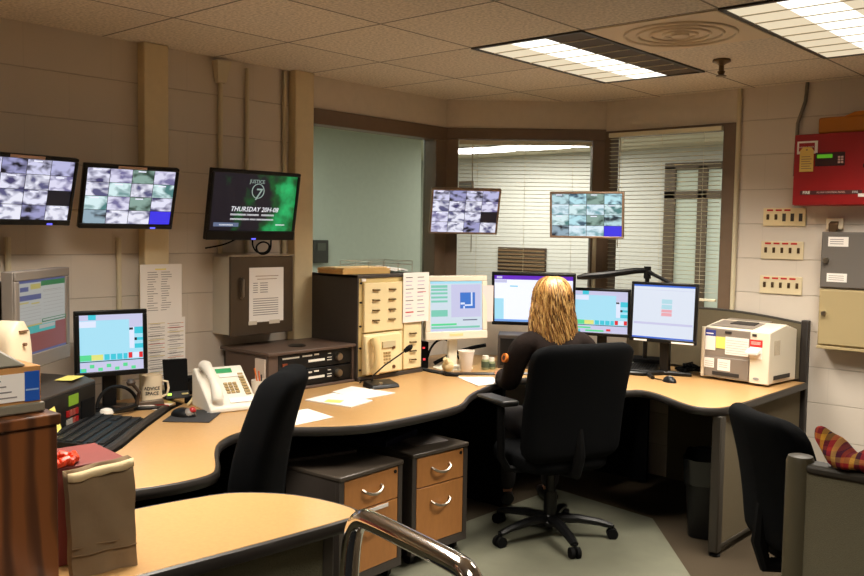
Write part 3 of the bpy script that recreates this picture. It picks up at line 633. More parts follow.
# radio cabinet
t = thing('radio_cabinet', 'low dark brown cabinet holding two black radio units, between the steel cabinet and rack', 'radio cabinet', (-3.50, 3.04, .73), R(90))
m = MB(); W = .292; m.box(-W, -W+.014, .02, .37, 0, .195); m.box(W-.014, W, 0, .37, 0, .195); m.box(-W, W, .355, .37, 0, .195); m.box(-W-.012, W, -.015, .39, .192, .208); m.box(-W, W, -.008, .37, 0, .014); m.box(-W, -W+.06, 0, .02, .014, .195); m.build('cabinet', mat('walnut_grey_steel', (88, 70, 60), .42), t, bev=.003)
wl = mat('white_legend', (232, 228, 220), .6)
for z0 in (.018, .106):
    u = MB().box(-W+.065, W-.018, .006, .3, z0, z0+.082).build('radio_unit', black, t, bev=.003)
    m = MB()
    for a, b, zz in ((-.20, -.09, .062), (-.07, -.01, .064), (.01, .04, .066)):
        k = a
        while k < b: m.box(k, k+.008, .002, .006, z0+zz-.003, z0+zz+.005); k += .011
    m.box(-.03, .08, .002, .006, z0+.030, z0+.042); m.box(.10, .13, .002, .006, z0+.028, z0+.032); m.box(.10, .13, .002, .006, z0+.042, z0+.045); m.box(.105, .125, .002, .006, z0+.062, z0+.066)
    m.build('legend', wl, u)
    m = MB(); m.lathe([(.021, 0), (.021, .012), (.018, .022), (.001, .022)], n=20)
    for i, v in enumerate(m.v): m.v[i] = (v[0]+.175, .006-v[2], v[1]+z0+.042)
    m.build('tuning_knob', satin, u)
    MB().box(-.20, -.17, .001, .006, z0+.02, z0+.038).build('switch', mat('amber_switch', (130, 60, 30), .4), u)
tag(MB().hexa([(-3.515, 2.745, .755), (-3.59, 2.745, .755), (-3.59, 2.734, .755), (-3.515, 2.734, .755)][::-1], [(-3.515, 2.745, .905), (-3.59, 2.745, .905), (-3.59, 2.734, .905), (-3.515, 2.734, .905)][::-1]).build('card', mat('pinkish_card', (215, 200, 186), .7)), 'pale card stuck to the left side of the radio cabinet', 'card')
tag(MB().lathe([(.045, 0), (.048, .004), (.03, .012)], n=24).build('puck_magnet', black), 'flat black disc lying on the radio cabinet', 'disc').location = (-3.62, 3.03, .938)
# papers on the rack
t = thing('file_folder', 'stack of buff folders lying on top of the equipment rack', 'folder', (-3.66, 3.50, 1.312), R(84), 'papers on top of the rack')
m = MB(); random.seed(4)
for k in range(6): a = random.uniform(-.01, .01); m.hexa([(-.20+a, -.14, k*.005), (.14+a, -.13, k*.005), (.15+a, .12, k*.005), (-.19+a, .11, k*.005)], [(-.20+a, -.14, k*.005+.004), (.14+a, -.13, k*.005+.004), (.15+a, .12, k*.005+.004), (-.19+a, .11, k*.005+.004)])
m.build('folders', mat('buff_card', (222, 178, 110), .8), t)
m = MB(); m.hexa([(-.19, -.13, .031), (.12, -.12, .031), (.12, .1, .031), (-.18, .1, .031)], [(-.19, -.13, .034), (.12, -.12, .037), (.12, .1, .034), (-.18, .1, .033)]); m.build('top_folder', mat('peach_card', (232, 196, 140), .8), t)
t = thing('wire_tray', 'wire letter tray with crumpled white papers on the rack top', 'tray', (-3.68, 3.64, 1.312), R(90), 'papers on top of the rack')
m = MB()
for z in (.045, .065): m.tube([(-.16, -.13, z), (.20, -.13, z), (.20, .10, z), (-.16, .10, z), (-.16, -.13, z)], .0018, n=5)
for x in (-.16, -.04, .08, .20): m.tube([(x, -.13, .0), (x, -.13, .065)], .0018, n=5); m.tube([(x, .10, .0), (x, .10, .065)], .0018, n=5)
m.build('wire_frame', satin, t)
m = MB(); m.grid(lambda u, v: (-.02+.20*u, -.12+.20*v, .006+.02*abs(sin(u*7+v*3))*(.4+v)), 14, 10); m.build('crumpled_paper', white, t)
t = thing('phone_list', 'two printed sheets hanging from the right corner of the equipment rack', 'paper', (-3.462, 3.775, 1.17), R(88))
m = MB(); m.rect(-.105, -.14, .105, .145, -.006, white); random.seed(9)
for cx in (-.05, .045):
    for k in range(11): m.rect(cx-.035, .115-k*.022, cx+.03+random.uniform(-.02, 0), .119-k*.022, -.0066, mat('lilac_print', (176, 160, 190), .8) if k % 3 else inkd)
m.rect(-.085, -.085, -.02, -.078, -.0070, redink); m.rect(.01, .03, .08, .034, -.0070, redink)
m.keepn = True; m.build('sheet', white, t, smooth=0)
MB().box(-.085, .085, -.0045, -.001, -.13, .14).build('second_sheet', white, t)
# microphone
t = thing('desk_microphone', 'black gooseneck microphone on the desk in front of the rack', 'microphone', (-3.27, 3.31, .73), R(75))
MB().hexa([(-.085, -.055, 0), (.085, -.055, 0), (.085, .055, 0), (-.085, .055, 0)], [(-.08, -.045, .02), (.08, -.045, .02), (.08, .05, .034), (-.08, .05, .034)]).build('base', black, t, bev=.006)
MB().tube([(-.04, .03, .03), (-.04, .02, .06), (.02, 0, .115), (.14, -.02, .19)], .0042, n=8).build('gooseneck', black, t)
MB().tube([(.13, -.018, .184), (.15, -.021, .197), (.165, -.023, .206), (.175, -.024, .212)], [.010, .015, .014, .006], n=12).build('foam_cap', blackm, t)
m = MB(); m.cyl((-.02, -.03, .02), (-.02, -.03, .03), .01); m.build('talk_button', satin, t)
cable('tangle of black cord behind the gooseneck microphone', [(-3.40, 3.28, .74), (-3.43, 3.33, .75), (-3.40, 3.38, .745), (-3.36, 3.33, .76), (-3.41, 3.27, .75), (-3.44, 3.36, .74)], .004)
def sheets(name, label, pts, z=.731, n=1, m=white, lines=0):
    cx = sum(p[0] for p in pts)/4; cy = sum(p[1] for p in pts)/4
    o = MB().hexa([(p[0]-cx, p[1]-cy, 0) for p in pts], [(p[0]-cx, p[1]-cy, .0012*n) for p in pts], m)
    o = o.build(name, m, smooth=0); o.location = (cx, cy, z); return tag(o, label, 'paper')
sheets('paper_sheet', 'white sheet on the desk before the radio cabinet, a pink-edged pile below it', [(-3.26, 2.78), (-2.98, 2.82), (-3.02, 3.00), (-3.30, 3.00)], n=4)
sheets('paper_sheet', 'white sheet nearest the microphone base on the desk', [(-3.33, 3.02), (-3.08, 2.98), (-3.09, 3.23), (-3.38, 3.20)], n=3)
sheets('paper_sheet', 'white sheet at the desk edge right beside the leaning chair back', [(-3.10, 2.42), (-2.87, 2.36), (-2.88, 2.62), (-3.10, 2.66)], n=1)
tag(MB().box(-.04, .04, -.03, .03, 0, .0008).build('sticky_note', yellow, smooth=0), 'yellow note lying on the white sheets before the radio cabinet', 'note').matrix_world = Matrix.Translation((-3.13, 2.85, .737)) @ Matrix.Rotation(.5, 4, 'Z')
sheets('paper_sheet', 'white sheet by the operator\'s left elbow', [(-3.19, 3.84), (-3.03, 4.00), (-2.90, 3.84), (-2.93, 3.70)], n=3)
# ------------------------------------------------------------------ desk monitors
cell = []
for i in range(7): cell.append((.02+.13*i, .87 if i % 2 else .93, .09+.13*i, .93 if i % 2 else .985, grn))
map_scr = [(.0, .0, .78, .10, lav), (.14, .0, .26, .09, cyan_s), (.0, .11, .26, .22, white_s), (.78, 0, 1, .24, lav), (.78, .24, .86, .62, white_s), (.78, .25, .84, .29, blk), (.86, .24, 1, .36, cyan_s), (.86, .43, .92, .48, blk), (.90, .43, 1, .48, cyan_s),
           (.86, .54, 1, .62, cyan_s), (.0, .70, .18, .80, grn), (.18, .70, .36, .80, yel), (.38, .70, .46, .80, cyan_s), (.48, .70, .56, .80, cyan_s), (.58, .70, .66, .80, cyan_s), (.68, .70, .74, .80, cyan_s), (.76, .69, .82, .79, red_s), (.83, .69, .93, .79, white_s), (.93, .69, .99, .79, red_s),
           (0, .81, 1, .825, blk), (0, .83, 1, 1, lav), (.0, .93, .10, 1, cyan_s)]+cell
display('desk_monitor', 'black monitor on the left shelf, pale blue screen with green tiles below', (-3.688, 2.019, .73), R(76.6), .303, R(-2.7), .316, .295, .020, black, (ltcyan, map_scr), 'monitor', None, 'desk', .004)
gre = E('grey_page', (196, 196, 190), .62); mar = E('maroon', (140, 68, 62), .7); gdk = E('dark_green', (40, 120, 70), .7); slate = E('slate_blue', (84, 92, 140), .7); och = E('ochre', (190, 176, 100), .7); teal = E('teal', (70, 175, 170), .75)
rows = [(0, 0, 1, .04, slate), (.0, .05, .46, .15, gre), (.46, .03, 1, .10, gdk), (.03, .09, .20, .15, slate), (.24, .06, .45, .13, och), (.02, .20, .46, .27, slate), (0, .29, .2, .31, och), (.5, .16, .9, .165, ink), (.25, .31, .42, .33, och)]+[(.03, .36+.045*k, .45, .363+.045*k, ink) for k in range(5)]+[(.5, .18+.05*k, .95, .183+.05*k, ink) for k in range(7)]
rows += [(0, .60, .46, .66, och), (.46, .55, 1, .60, gdk), (.48, .56, .98, .585, gre), (0, .62, 1, 1, mar), (0, .62, .75, .72, teal), (.4, .63, .74, .68, gre), (0, .97, 1, 1, slate)]
t = display('desk_monitor', 'large silver monitor at far left seen edge-on, grey and maroon page', (-3.42, 1.585, .73), R(131), .465, R(0), .475, .375, .036, silver, (gre, rows), 'monitor', None, 'desk', .022, depth=.09)
m = MB(); m.T = Matrix.Translation((0, 0, .465)); m.box(-.225, .225, .03, .10, -.15, .15); m.build('back_cover', black, t, bev=.02)
pg = E('page_teal', (130, 214, 190), .95)
rows = [(0, 0, 1, .05, ltcyan), (.02, .08, .33, .13, pg), (.02, .15, .33, .19, pg), (.02, .22, .33, .26, pg), (.02, .30, .33, .34, pg), (.02, .38, .33, .42, pg), (.02, .57, .33, .70, pg), (.40, .07, .97, .72, lav), (.57, .23, .86, .55, E('map_blue', (56, 120, 210), 1)), (.78, .23, .81, .5, white_s), (.58, .43, .66, .47, white_s), (.66, .47, .80, .50, white_s), (.63, .50, .66, .55, white_s),
        (.02, .84, .50, .88, grn), (.02, .90, .95, .94, pg), (.62, .77, .9, .79, slate), (.02, .95, 1, .98, lav)]
t = display('desk_monitor', 'ivory monitor beside the equipment rack, blue map and teal table on screen', (-3.406, 4.078, .73), R(67), .37, R(-3), .415, .382, .034, beige, (E('page_white', (214, 228, 240), 1.0), rows), 'monitor', None, 'desk', .016, depth=.08, roundb=.012)
m = MB(); m.T = Matrix.Translation((0, 0, .37)) @ Matrix.Rotation(R(-3), 4, 'X'); m.box(-.05, .04, -.0095, -.008, -.170, -.155); m.build('name_label', mat('cream_label', (226, 210, 150), .6), t)
t = thing('paper_sheet', 'narrow pink-white sheet taped to the right side of the ivory monitor', 'paper', (-3.318, 4.27, 1.12), R(60))
MB().box(-.035, .035, -.0015, 0, -.11, .11).build('sheet', mat('pinkish_paper', (232, 214, 214), .8), t)
rows = [(0, 0, 1, .09, purp), (.03, .02, .10, .07, lav), (0, .10, .16, .16, lav), (.0, .5, .12, 1, ltcyan), (.2, .22, .3, .24, cyan_s), (0, .95, 1, 1, E('sky', (120, 170, 240), 1))]
t = display('desk_monitor', 'wide black monitor with a purple bar, behind the operator\'s head', (-3.235, 4.63, .73), R(32.5), .402, R(12), .525, .345, .018, black, (E('bright_white', (235, 238, 255), 1.2), rows), 'monitor', None, 'desk', .006)
MB().box(-.14, .0, -.04, .05, .0, .19).build('stand_block', blackm, t, bev=.004)
rows = [r for r in map_scr if r[4] is not grn or r[1] < .82]+[(.6, .90, .68, .95, red_s), (.05, .86, .3, .9, grn), (.2, .93, .55, .97, grn)]
t = display('desk_monitor', 'black monitor right of the operator\'s head, pale blue screen', (-2.895, 4.888, .73), R(20), .33, R(4), .362, .302, .017, black, (ltcyan, rows), 'monitor', None, 'desk', .004)
pf = E('faint_cyan', (180, 224, 236), 1); pk = E('faint_pink', (240, 170, 180), 1); pw = E('near_white', (222, 230, 244), 1.05)
rows = [(0, 0, 1, .035, E('title_blue', (60, 110, 220), 1)), (0, .97, 1, 1, E('title_blue', (60, 110, 220), 1)), (.02, .09, .98, .095, lav), (.02, .70, .98, .74, lav), (.47, .26, .64, .34, pf), (.47, .36, .64, .44, pf), (.47, .45, .64, .50, pk), (.47, .51, .64, .57, pk)]
t = display('desk_monitor', 'black monitor with a nearly blank white window, nearest the printer', (-2.417, 4.778, .73), R(6), .369, R(-2.6), .402, .352, .017, black, (pw, rows), 'monitor', None, None, .006)
m = MB(); m.T = Matrix.Translation((0, 0, .369)) @ Matrix.Rotation(R(-2.6), 4, 'X'); m.box(-.17, -.09, -.0095, -.008, -.172, -.162); m.box(.06, .19, -.0095, -.008, -.174, -.164); m.build('label_strip', white, t)
MB().hexa([(-.02, .02, .0), (.03, .02, 0), (.03, .07, 0), (-.02, .07, 0)], [(-.03, .02, .34), (.03, .02, .34), (.03, .06, .34), (-.03, .06, .34)]).build('stand_neck', black, t, bev=.005)
m = MB()
m.tube([(.0, .03, .012), (-.08, -.09, .012), (-.17, -.11, .012)], [.018, .014, .010], n=8); m.tube([(0, .03, .012), (-.06, -.06, .012), (.015, -.17, .01)], [.018, .014, .012], n=8); m.tube([(0, .03, .012), (.16, .06, .012)], [.018, .011], n=8)
m.build('stand_base', black, t)
t = thing('monitor_arm', 'black jointed arm rising above the monitors in front of the blinds', 'monitor arm', (-2.66, 5.03, .73))
m = MB(); m.cyl((0, 0, 0), (0, 0, .56), .014); m.lathe([(.045, 0), (.045, .014), (.02, .03)]); m.build('post', black, t)
m = MB(); m.tube([(-.34, -.27, .548), (-.30, -.24, .556), (-.20, -.16, .57), (-.05, -.05, .598), (.0, .0, .60)], [.012, .021, .021, .019, .016], n=10); m.build('upper_arm', black, t)
m = MB(); m.tube([(-.01, 0, .60), (.06, -.02, .575), (.22, -.06, .52)], [.016, .011, .011], n=8); m.build('lower_arm', black, t)
m = MB(); m.cyl((0, 0, .55), (0, 0, .625), .022); m.build('joint', black, t)

# ------------------------------------------------------------------ left station small things
t = thing('dispatch_console', 'black sloped console with a green display and yellow notes, left of the keyboard', 'console', (-3.385, 1.655, .73), R(126))
MB().prof([(-.0, 0), (.28, 0), (.28, .20), (.04, .19), (-.005, .175)], -.27, .245).build('body', darkgrey, t, bev=.004)
m = MB(); m.box(-.26, .235, -.008, 0.0, .012, .165); m.build('front_panel', black, t, bev=.001)
m = MB(); m.box(.01, .085, -.011, -.008, .108, .15); m.build('display', E('lcd_green', (150, 190, 30), .55), t)
m = MB()
for i, mm in enumerate((redM, mat('brick_key', (150, 70, 60), .5), mat('brick_key'), redM)): m.box(-.01+.024*(i % 4), .010+.024*(i % 4), -.012, -.008, .068, .092, mm); m.box(-.01+.024*(i % 4), .010+.024*(i % 4), -.012, -.008, .035, .058, mat('grey_key', (150, 144, 138), .5) if i < 2 else mm)
m.build('keys', redM, t)
m = MB(); m.box(.11, .22, -.012, -.008, .03, .11); m.build('speaker_grille', blackm, t, bev=.002)
t = thing('sticky_note', 'two yellow notes stuck side by side on the black console front', 'note', (-3.310, 1.548, .79), R(126), 'yellow notes on the console')
m = MB()
for a in (-.12, -.04): m.add([(a, -.003, .085), (a+.07, -.003, .095), (a+.078, -.035, -.015), (a+.012, -.04, -.03)], [(0, 1, 2, 3)])
m.build('notes', yellow, t, smooth=0)
o = MB().box(-.06, .06, -.035, .035, 0, .001).build('sticky_note', yellow, smooth=0); tag(o, 'single yellow note lying on top of the black console', 'note', 'yellow notes on the console'); o.matrix_world = Matrix.Translation((-3.52, 1.74, .927)) @ Matrix.Rotation(R(130), 4, 'Z')
t = thing('desktop_speaker', 'ivory rounded speaker in front of the silver monitor, far left', 'speaker', (-3.20, 1.385, .73), R(115))
m = MB(); prof = [(.0, .01)]
def spk(u, v):
    a = 2*pi*u; z = .48*v; w = .062*(1-.35*max(0, v-.8)**1.2*5) if v < 1 else .02
    return (w*(abs(cos(a))**.6)*(1 if cos(a) > 0 else -1), .05*(abs(sin(a))**.6)*(1 if sin(a) > 0 else -1)+.02*v, z)
m.grid(spk, 24, 14, wrap=True); n0 = len(m.v); m.f += [tuple(range(n0-24, n0)), tuple(range(24))[::-1]]; m.m += [0, 0]; m.build('housing', beige2, t, smooth=60)
MB().cyl((.0, -.045, .40), (.0, -.02, .40), .006).box(-.02, .02, -.038, -.02, .445, .45).build('controls', mat('brown_slot', (120, 90, 66), .6), t)
# keyboards
def keyboard(label, loc, rz, W=.46, D=.19, mm=black):
    t = thing('keyboard', label, 'keyboard', loc, rz)
    MB().hexa([(-W/2, -D/2, 0), (W/2, -D/2, 0), (W/2, D/2, 0), (-W/2, D/2, 0)], [(-W/2+.003, -D/2+.003, .014), (W/2-.003, -D/2+.003, .014), (W/2-.003, D/2-.003, .034), (-W/2+.003, D/2-.003, .034)]).build('case', mm, t, bev=.003)
    k = MB(); r = 6; n = 21
    for j in range(r):
        y = -D/2+.018+j*(D-.045)/(r-1); zz = .0145+(y+D/2)/D*.02
        for i in range(n):
            x = -W/2+.015+i*(W-.03)/n
            if i in (15, 16) and j in (2,): continue
            k.box(x, x+(W-.03)/n-.004, y-.011 if D > .2 else y-.009, y+.011 if D > .2 else y+.008, zz-.002, zz+.004)
    k.build('keys', mat('key_black', (24, 24, 25), .75), t)
    return t
keyboard('large black keyboard on the left shelf behind the dark seam', (-3.305, 1.735, .731), R(133), .50, .24)
t = keyboard('black keyboard pushed under the white-screened monitor on the right desk', (-2.66, 4.84, .731), R(18), .36, .16)
t = thing('black_box', 'flat black box behind the right-hand keyboard under the monitors', 'box', (-2.72, 5.02, .73), R(15))
MB().box(-.17, .17, -.08, .08, .0, .055).build('housing', blackm, t, bev=.004); MB().box(-.02, .01, -.083, -.08, .025, .032).build('lamp', mat('pale_led', (200, 210, 190), .5), t)
# headset & scanner on shelf
t = thing('headset', 'black headset lying in front of the pale blue monitor at left', 'headset', (-3.62, 1.985, .73), R(70))
m = MB(); m.tube([(.02+.085*cos(q), 0.0+.02*sin(q), .03+.085*abs(sin(q))*1.0) for q in [pi*i/14 for i in range(15)]], .008, n=8); m.build('headband', black, t)
m = MB(); m.lathe([(.03, 0), (.034, .012), (.026, .024)], (-.062, 0)); m.build('ear_cushion', blackm, t)
m = MB(); m.tube([(.10, 0, .03), (.11, -.02, .09), (.075, -.03, .135)], [.010, .008, .008], n=8); m.lathe([(.016, .125), (.02, .138), (.014, .15)], (.072, -.032)); m.build('microphone_boom', mat('dark_brown_plastic', (60, 48, 40), .5), t)
m = MB(); m.tube([(-.2, -.05, .01), (-.12, -.07, .012), (-.03, -.08, .02), (.07, -.04, .03), (.10, 0, .03)], .009, n=8); m.build('cord', black, t)
tag(MB().lathe([(.012, 0), (.026, .006), (.03, .02), (.024, .034), (.008, .04)]).build('trackball', whitep), 'small white ball beside the headset, behind the keyboard', 'ball').location = (-3.565, 1.925, .73)
t = thing('stapler', 'black and grey stapler behind the keyboard, below the headset', 'stapler', (-3.60, 2.135, .73), R(60))
MB().prof([(-.02, 0), (.02, 0), (.018, .012), (-.018, .012)], -.085, .085).build('base', black, t, bev=.003)
MB().hexa([(-.085, -.014, .018), (.08, -.014, .022), (.08, .014, .022), (-.085, .014, .018)], [(-.08, -.011, .03), (.075, -.011, .046), (.075, .011, .046), (-.08, .011, .03)]).build('magazine', mat('grey_metal', (126, 112, 98), .35, metal=.7), t, bev=.003)
tag(MB().box(-.012, .012, -.05, .05, 0, .02).build('remote', mat('brown_remote', (70, 56, 46), .5), bev=.004), 'small brown remote lying beside the stapler', 'remote').matrix_world = Matrix.Translation((-3.64, 2.045, .731)) @ Matrix.Rotation(1.9, 4, 'Z')
t = thing('mug', 'tall cream mug with two lines of dark lettering, beside the pale blue monitor', 'mug', (-3.70, 2.225, .731), R(60))
MB().lathe([(.040, 0), (.046, .006), (.047, .12), (.0475, .134), (.043, .134), (.042, .02), (.001, .012)], n=32).build('body', beige2, t)
m = MB()
for s_, z in (('ADVICE', .076), ('SPACE', .053)):
    tm = MB(); tm.text(s_, .022, 0, z, 0, inkd, bold=.0006); vs = [(.0478*sin(v[0]/.0478), -.0478*cos(v[0]/.0478)+v[1], v[2]) for v in tm.v]; m.add(vs, tm.f, inkd)
m.build('lettering', inkd, t, smooth=0)
MB().tube([(.045, 0, .105), (.07, 0, .10), (.075, 0, .07), (.068, 0, .04), (.045, 0, .03)], .0055, n=8).build('handle', beige2, t)
o = sheets('paper_sheet', 'small pink-white sheet between the mug and the dark seam', [(-3.72, 2.20), (-3.66, 2.11), (-3.54, 2.16), (-3.62, 2.29)], z=.731)
tag(MB().box(-.05, .05, -.006, .006, 0, .010).build('red_pen', redink, bev=.003), 'red pen lying beside the stapler at left', 'pen').matrix_world = Matrix.Translation((-3.61, 2.215, .733)) @ Matrix.Rotation(R(10), 4, 'Z')
t = thing('charging_cradle', 'upright black handheld in a charging cradle with a green light', 'charger', (-3.765, 2.372+.02, .73), R(72))
MB().hexa([(-.055, -.03, .03), (.055, -.03, .03), (.055, -.01, .03), (-.055, -.01, .03)], [(-.06, .0, .185), (.058, .0, .185), (.058, .018, .185), (-.06, .018, .185)]).build('handheld', blackm, t, bev=.004)
MB().hexa([(-.06, -.05, 0), (.06, -.05, 0), (.06, .04, 0), (-.06, .04, 0)], [(-.057, -.03, .035), (.057, -.03, .035), (.057, .03, .035), (-.057, .03, .035)]).build('cradle', black, t, bev=.004)
m = MB(); m.box(-.048, -.03, -.045, -.036, .018, .026); m.build('status_light', E('led_green', (190, 255, 90), 2.5), t)
m = MB(); m.box(.02, .05, -.045, -.036, .018, .024); m.build('name_strip', mat('cream_label'), t)
tag(MB().box(-.03, .03, -.012, .012, 0, .03).build('handset_cord_block', blackm, bev=.006), 'black lump of cord in front of the charging cradle', 'cord').matrix_world = Matrix.Translation((-3.60, 2.36, .73)) @ Matrix.Rotation(2.1, 4, 'Z')
t = thing('cube_speaker', 'small black cube speaker between the charging cradle and the phone', 'speaker', (-3.80, 2.50, .73), R(75))
MB().box(-.042, .042, -.04, .04, 0, .085).build('housing', blackm, t, bev=.006); MB().cyl((0, -.043, .045), (0, -.039, .045), .03).build('speaker_cone', black, t)
t = thing('mouse_pad', 'grey mouse pad with white print beside the dark seam', 'mouse pad', (-3.32, 2.20, .731), R(131))
MB().box(-.125, .125, -.10, .10, 0, .004).build('pad', mat('charcoal_pad', (44, 44, 46), .7), t, bev=.002)
m = MB(); m.box(.02, .05, .02, .09, .004, .0044); m.box(.06, .11, .06, .068, .004, .0044); m.box(.06, .11, -.05, -.04, .004, .0044); m.box(.075, .12, -.08, -.07, .004, .0044); m.build('print', mat('light_grey_print', (190, 190, 190), .7), t)
t = thing('mouse', 'silver and black mouse with a red ball on the grey mouse pad', 'mouse', (-3.345, 2.165, .735), R(110))
def dome(a, b, h, m, c=(0, 0, 0), nu=20, nv=8): m.grid(lambda u, v: (c[0]+a*cos(2*pi*u)*cos(v*pi/2), c[1]+b*sin(2*pi*u)*cos(v*pi/2), c[2]+h*sin(v*pi/2)), nu, nv, wrap=True)
m = MB(); dome(.038, .062, .036, m); m.build('body', black, t, smooth=60)
m = MB(); dome(.03, .03, .03, m, (0, -.028, .006)); m.build('palm_rest', mat('silver_plastic'), t, smooth=60)
m = MB(); dome(.016, .016, .020, m, (.002, -.045, .022)); m.build('ball', redM, t, smooth=60)
# desk phone
t = thing('desk_phone', 'ivory desk phone with a green display, tilted up behind the mouse pad', 'telephone', (-3.405, 2.42, .73), R(76))
MB().prof([(-.13, 0), (.11, 0), (.11, .168), (.085, .175), (-.12, .028), (-.13, .02)], -.115, .115).build('body', whitep, t, bev=.006)
T = Matrix.Translation((0, -.0175, .1035)) @ Matrix.Rotation(atan2(.147, .205), 4, 'X')
m = MB(); m.T = T; m.box(-.02, .055, .08, .105, -.004, .004); m.build('display', E('lcd_mint', (70, 190, 110), .8), t)
m = MB(); m.T = T
for i in range(3):
    for j in range(4): m.box(-.01+i*.022, .006+i*.022, -.055+j*.018, -.043+j*.018, 0, .006)
for j in range(8): m.box(.075, .10, -.07+j*.018, -.058+j*.018, 0, .005)
m.build('keypad', mat('tan_keys'), t)
for a_, b_ in ((.05, .07), (-.115, -.085)):
    m = MB(); m.T = T; m.box(-.015, .10, a_, b_, .0, .003); m.build('card_strip', white, t)
h = MB(); h.T = T; h.tube([(-.078, -.105, .025), (-.078, -.085, .045), (-.078, -.03, .056), (-.078, .03, .056), (-.078, .085, .045), (-.078, .11, .025)], [.026, .026, .019, .019, .027, .026], n=12); h.build('handset', whitep, t, bev=0)
tag(MB().tube([(-3.52, 2.30, .74), (-3.55, 2.34, .75), (-3.53, 2.36, .80), (-3.57, 2.38, .76), (-3.52, 2.36, .74)], .006, n=6).build('coiled_cord', mat('cream_cord', (224, 206, 160), .5)), 'cream coiled cord beside the ivory phone', 'cord')
t = thing('pencil_mug', 'white mug holding orange pencils beside the ivory phone', 'mug', (-3.46, 2.665, .73), R(60))
MB().lathe([(.036, 0), (.040, .006), (.042, .09), (.038, .09), (.037, .015), (.001, .01)], n=28).build('body', whitep, t)
MB().tube([(.040, 0, .078), (.066, .0, .08), (.070, 0, .05), (.042, 0, .02)], .006, n=8).build('handle', whitep, t)
for i, (x, y, c) in enumerate(((-.02, .012, (214, 110, 30)), (-.006, .016, (196, 90, 30)), (.014, .01, (40, 36, 34)))):
    o = tag(MB().tube([(-3.46+x*.5, 2.665+y*.5, .75), (-3.46+x*1.7-.02, 2.665+y*1.7-.012, .87-.012*i)], .0042, n=6).build('pencil', mat('pencil_%s' % ('orange', 'rust', 'dark')[i], c, .5)), ('bright orange pencil in the white mug', 'rust pencil in the white mug', 'dark pen in the white mug')[i], 'pencil', 'pencils in the white mug')
# operator desk small things
t = thing('foam_cup', 'white foam cup on the shelf beneath the ivory monitor', 'cup', (-3.30, 4.05, .73))
MB().lathe([(.031, 0), (.033, .004), (.046, .115), (.049, .118), (.049, .124), (.044, .124), (.031, .012), (.001, .01)], n=32).build('body', mat('foam_white', (236, 226, 214), .7), t)
for x, y, h, l in ((-3.265, 4.19, .085, 'taller small jar with white lid right of the foam cup'), (-3.255, 4.235, .07, 'shorter small jar with white lid at the operator\'s sleeve')):
    t = thing('small_jar', l, 'jar', (x, y, .73), 0, 'small jars by the foam cup')
    MB().lathe([(.022, 0), (.024, .004), (.024, h-.03), (.018, h-.02), (.001, h-.02)], n=20).build('jar', mat('olive_jar', (140, 146, 110), .3), t); MB().lathe([(.019, h-.022), (.019, h), (.001, h)], n=20).build('lid', whitep, t)
    MB().lathe([(.0246, .014), (.0246, h-.035)], n=20).build('jar_label', mat('dark_green_label', (70, 84, 66), .6), t)
t = thing('plush_toy', 'small cream plush lump at the desk seam left of the foam cup', 'toy', (-3.36, 3.955, .73), R(60))
m = MB(); m.grid(lambda u, v: ((.032+.006*sin(5*v))*cos(2*pi*u)*sin(pi*min(.99, v+.01)), .03*sin(2*pi*u)*sin(pi*min(.99, v+.01)), .04*(1-cos(pi*v))+.001), 20, 12, wrap=True); m.build('body', mat('cream_plush', (226, 204, 156), .95, bump=1, bscale=150), t, smooth=60)
m = MB(); m.tube([(-.01, -.02, .06), (-.03, -.03, .085), (-.04, -.035, .075)], [.012, .011, .006], n=8); m.build('head', mat('cream_plush'), t)
tag(MB().tube([(-3.34, 3.90, .735), (-3.27, 3.84, .74), (-3.20, 3.86, .736)], [.010, .014, .006], n=8).build('pen', black), 'black pen end sticking out at the seam beside the paper', 'pen')
t = thing('computer_tower', 'black computer case lying behind the operator\'s left shoulder under the wide monitor', 'computer', (-3.22, 4.42, .73), R(35))
MB().box(-.10, .14, -.10, .10, 0, .205).build('case', darkgrey, t, bev=.005); m = MB(); m.box(-.085, .125, -.104, -.10, .02, .185); m.build('front', black, t, bev=.003)
t = thing('power_strip', 'black adapter with red lights beside the rack, under the ivory monitor', 'power strip', (-3.56, 3.955, .73), R(65))
MB().box(-.03, .03, -.02, .04, 0, .16).build('housing', blackm, t, bev=.004); m = MB(); m.box(-.006, .008, -.023, -.02, .05, .062); m.box(-.01, .004, -.023, -.02, .12, .13); m.build('lamp', E('lamp_red', (230, 60, 70), 1.5), t)
cable('black cable arching behind the ivory monitor stand', [(-3.62, 4.05, .75), (-3.63, 4.12, .86), (-3.58, 4.20, .90), (-3.52, 4.25, .76)], .007)
cable('black cables bunched below the ivory monitor, behind the cup', [(-3.55, 4.05, .75), (-3.50, 4.15, .80), (-3.42, 4.22, .84), (-3.35, 4.30, .86)], .012)
cable('black cord lying on the desk between rack and seam', [(-3.50, 3.89, .735), (-3.42, 3.86, .735), (-3.34, 3.86, .735), (-3.28, 3.84, .735)], .005)
t = thing('mouse', 'black mouse on the right desk beside the monitor feet', 'mouse', (-2.275, 4.60, .73), R(60))
m = MB(); dome(.031, .05, .034, m); m.build('body', black, t, smooth=60); m = MB(); dome(.010, .008, .004, m, (.0, 0, .033)); m.build('badge', satin, t)
cable('mouse cord looping back to the monitor foot', [(-2.31, 4.60, .735), (-2.38, 4.62, .735), (-2.44, 4.66, .735)], .003)
t = thing('cable_bundle', 'heap of black cables between the monitor and the printer', 'cables', (-2.33, 5.0, .73))
m = MB(); random.seed(2)
for k in range(5): m.tube([(random.uniform(-.10, .06), random.uniform(-.14, .1), random.uniform(.008, .05)) for _ in range(7)], .007, n=6)
m.build('cables', blackm, t)

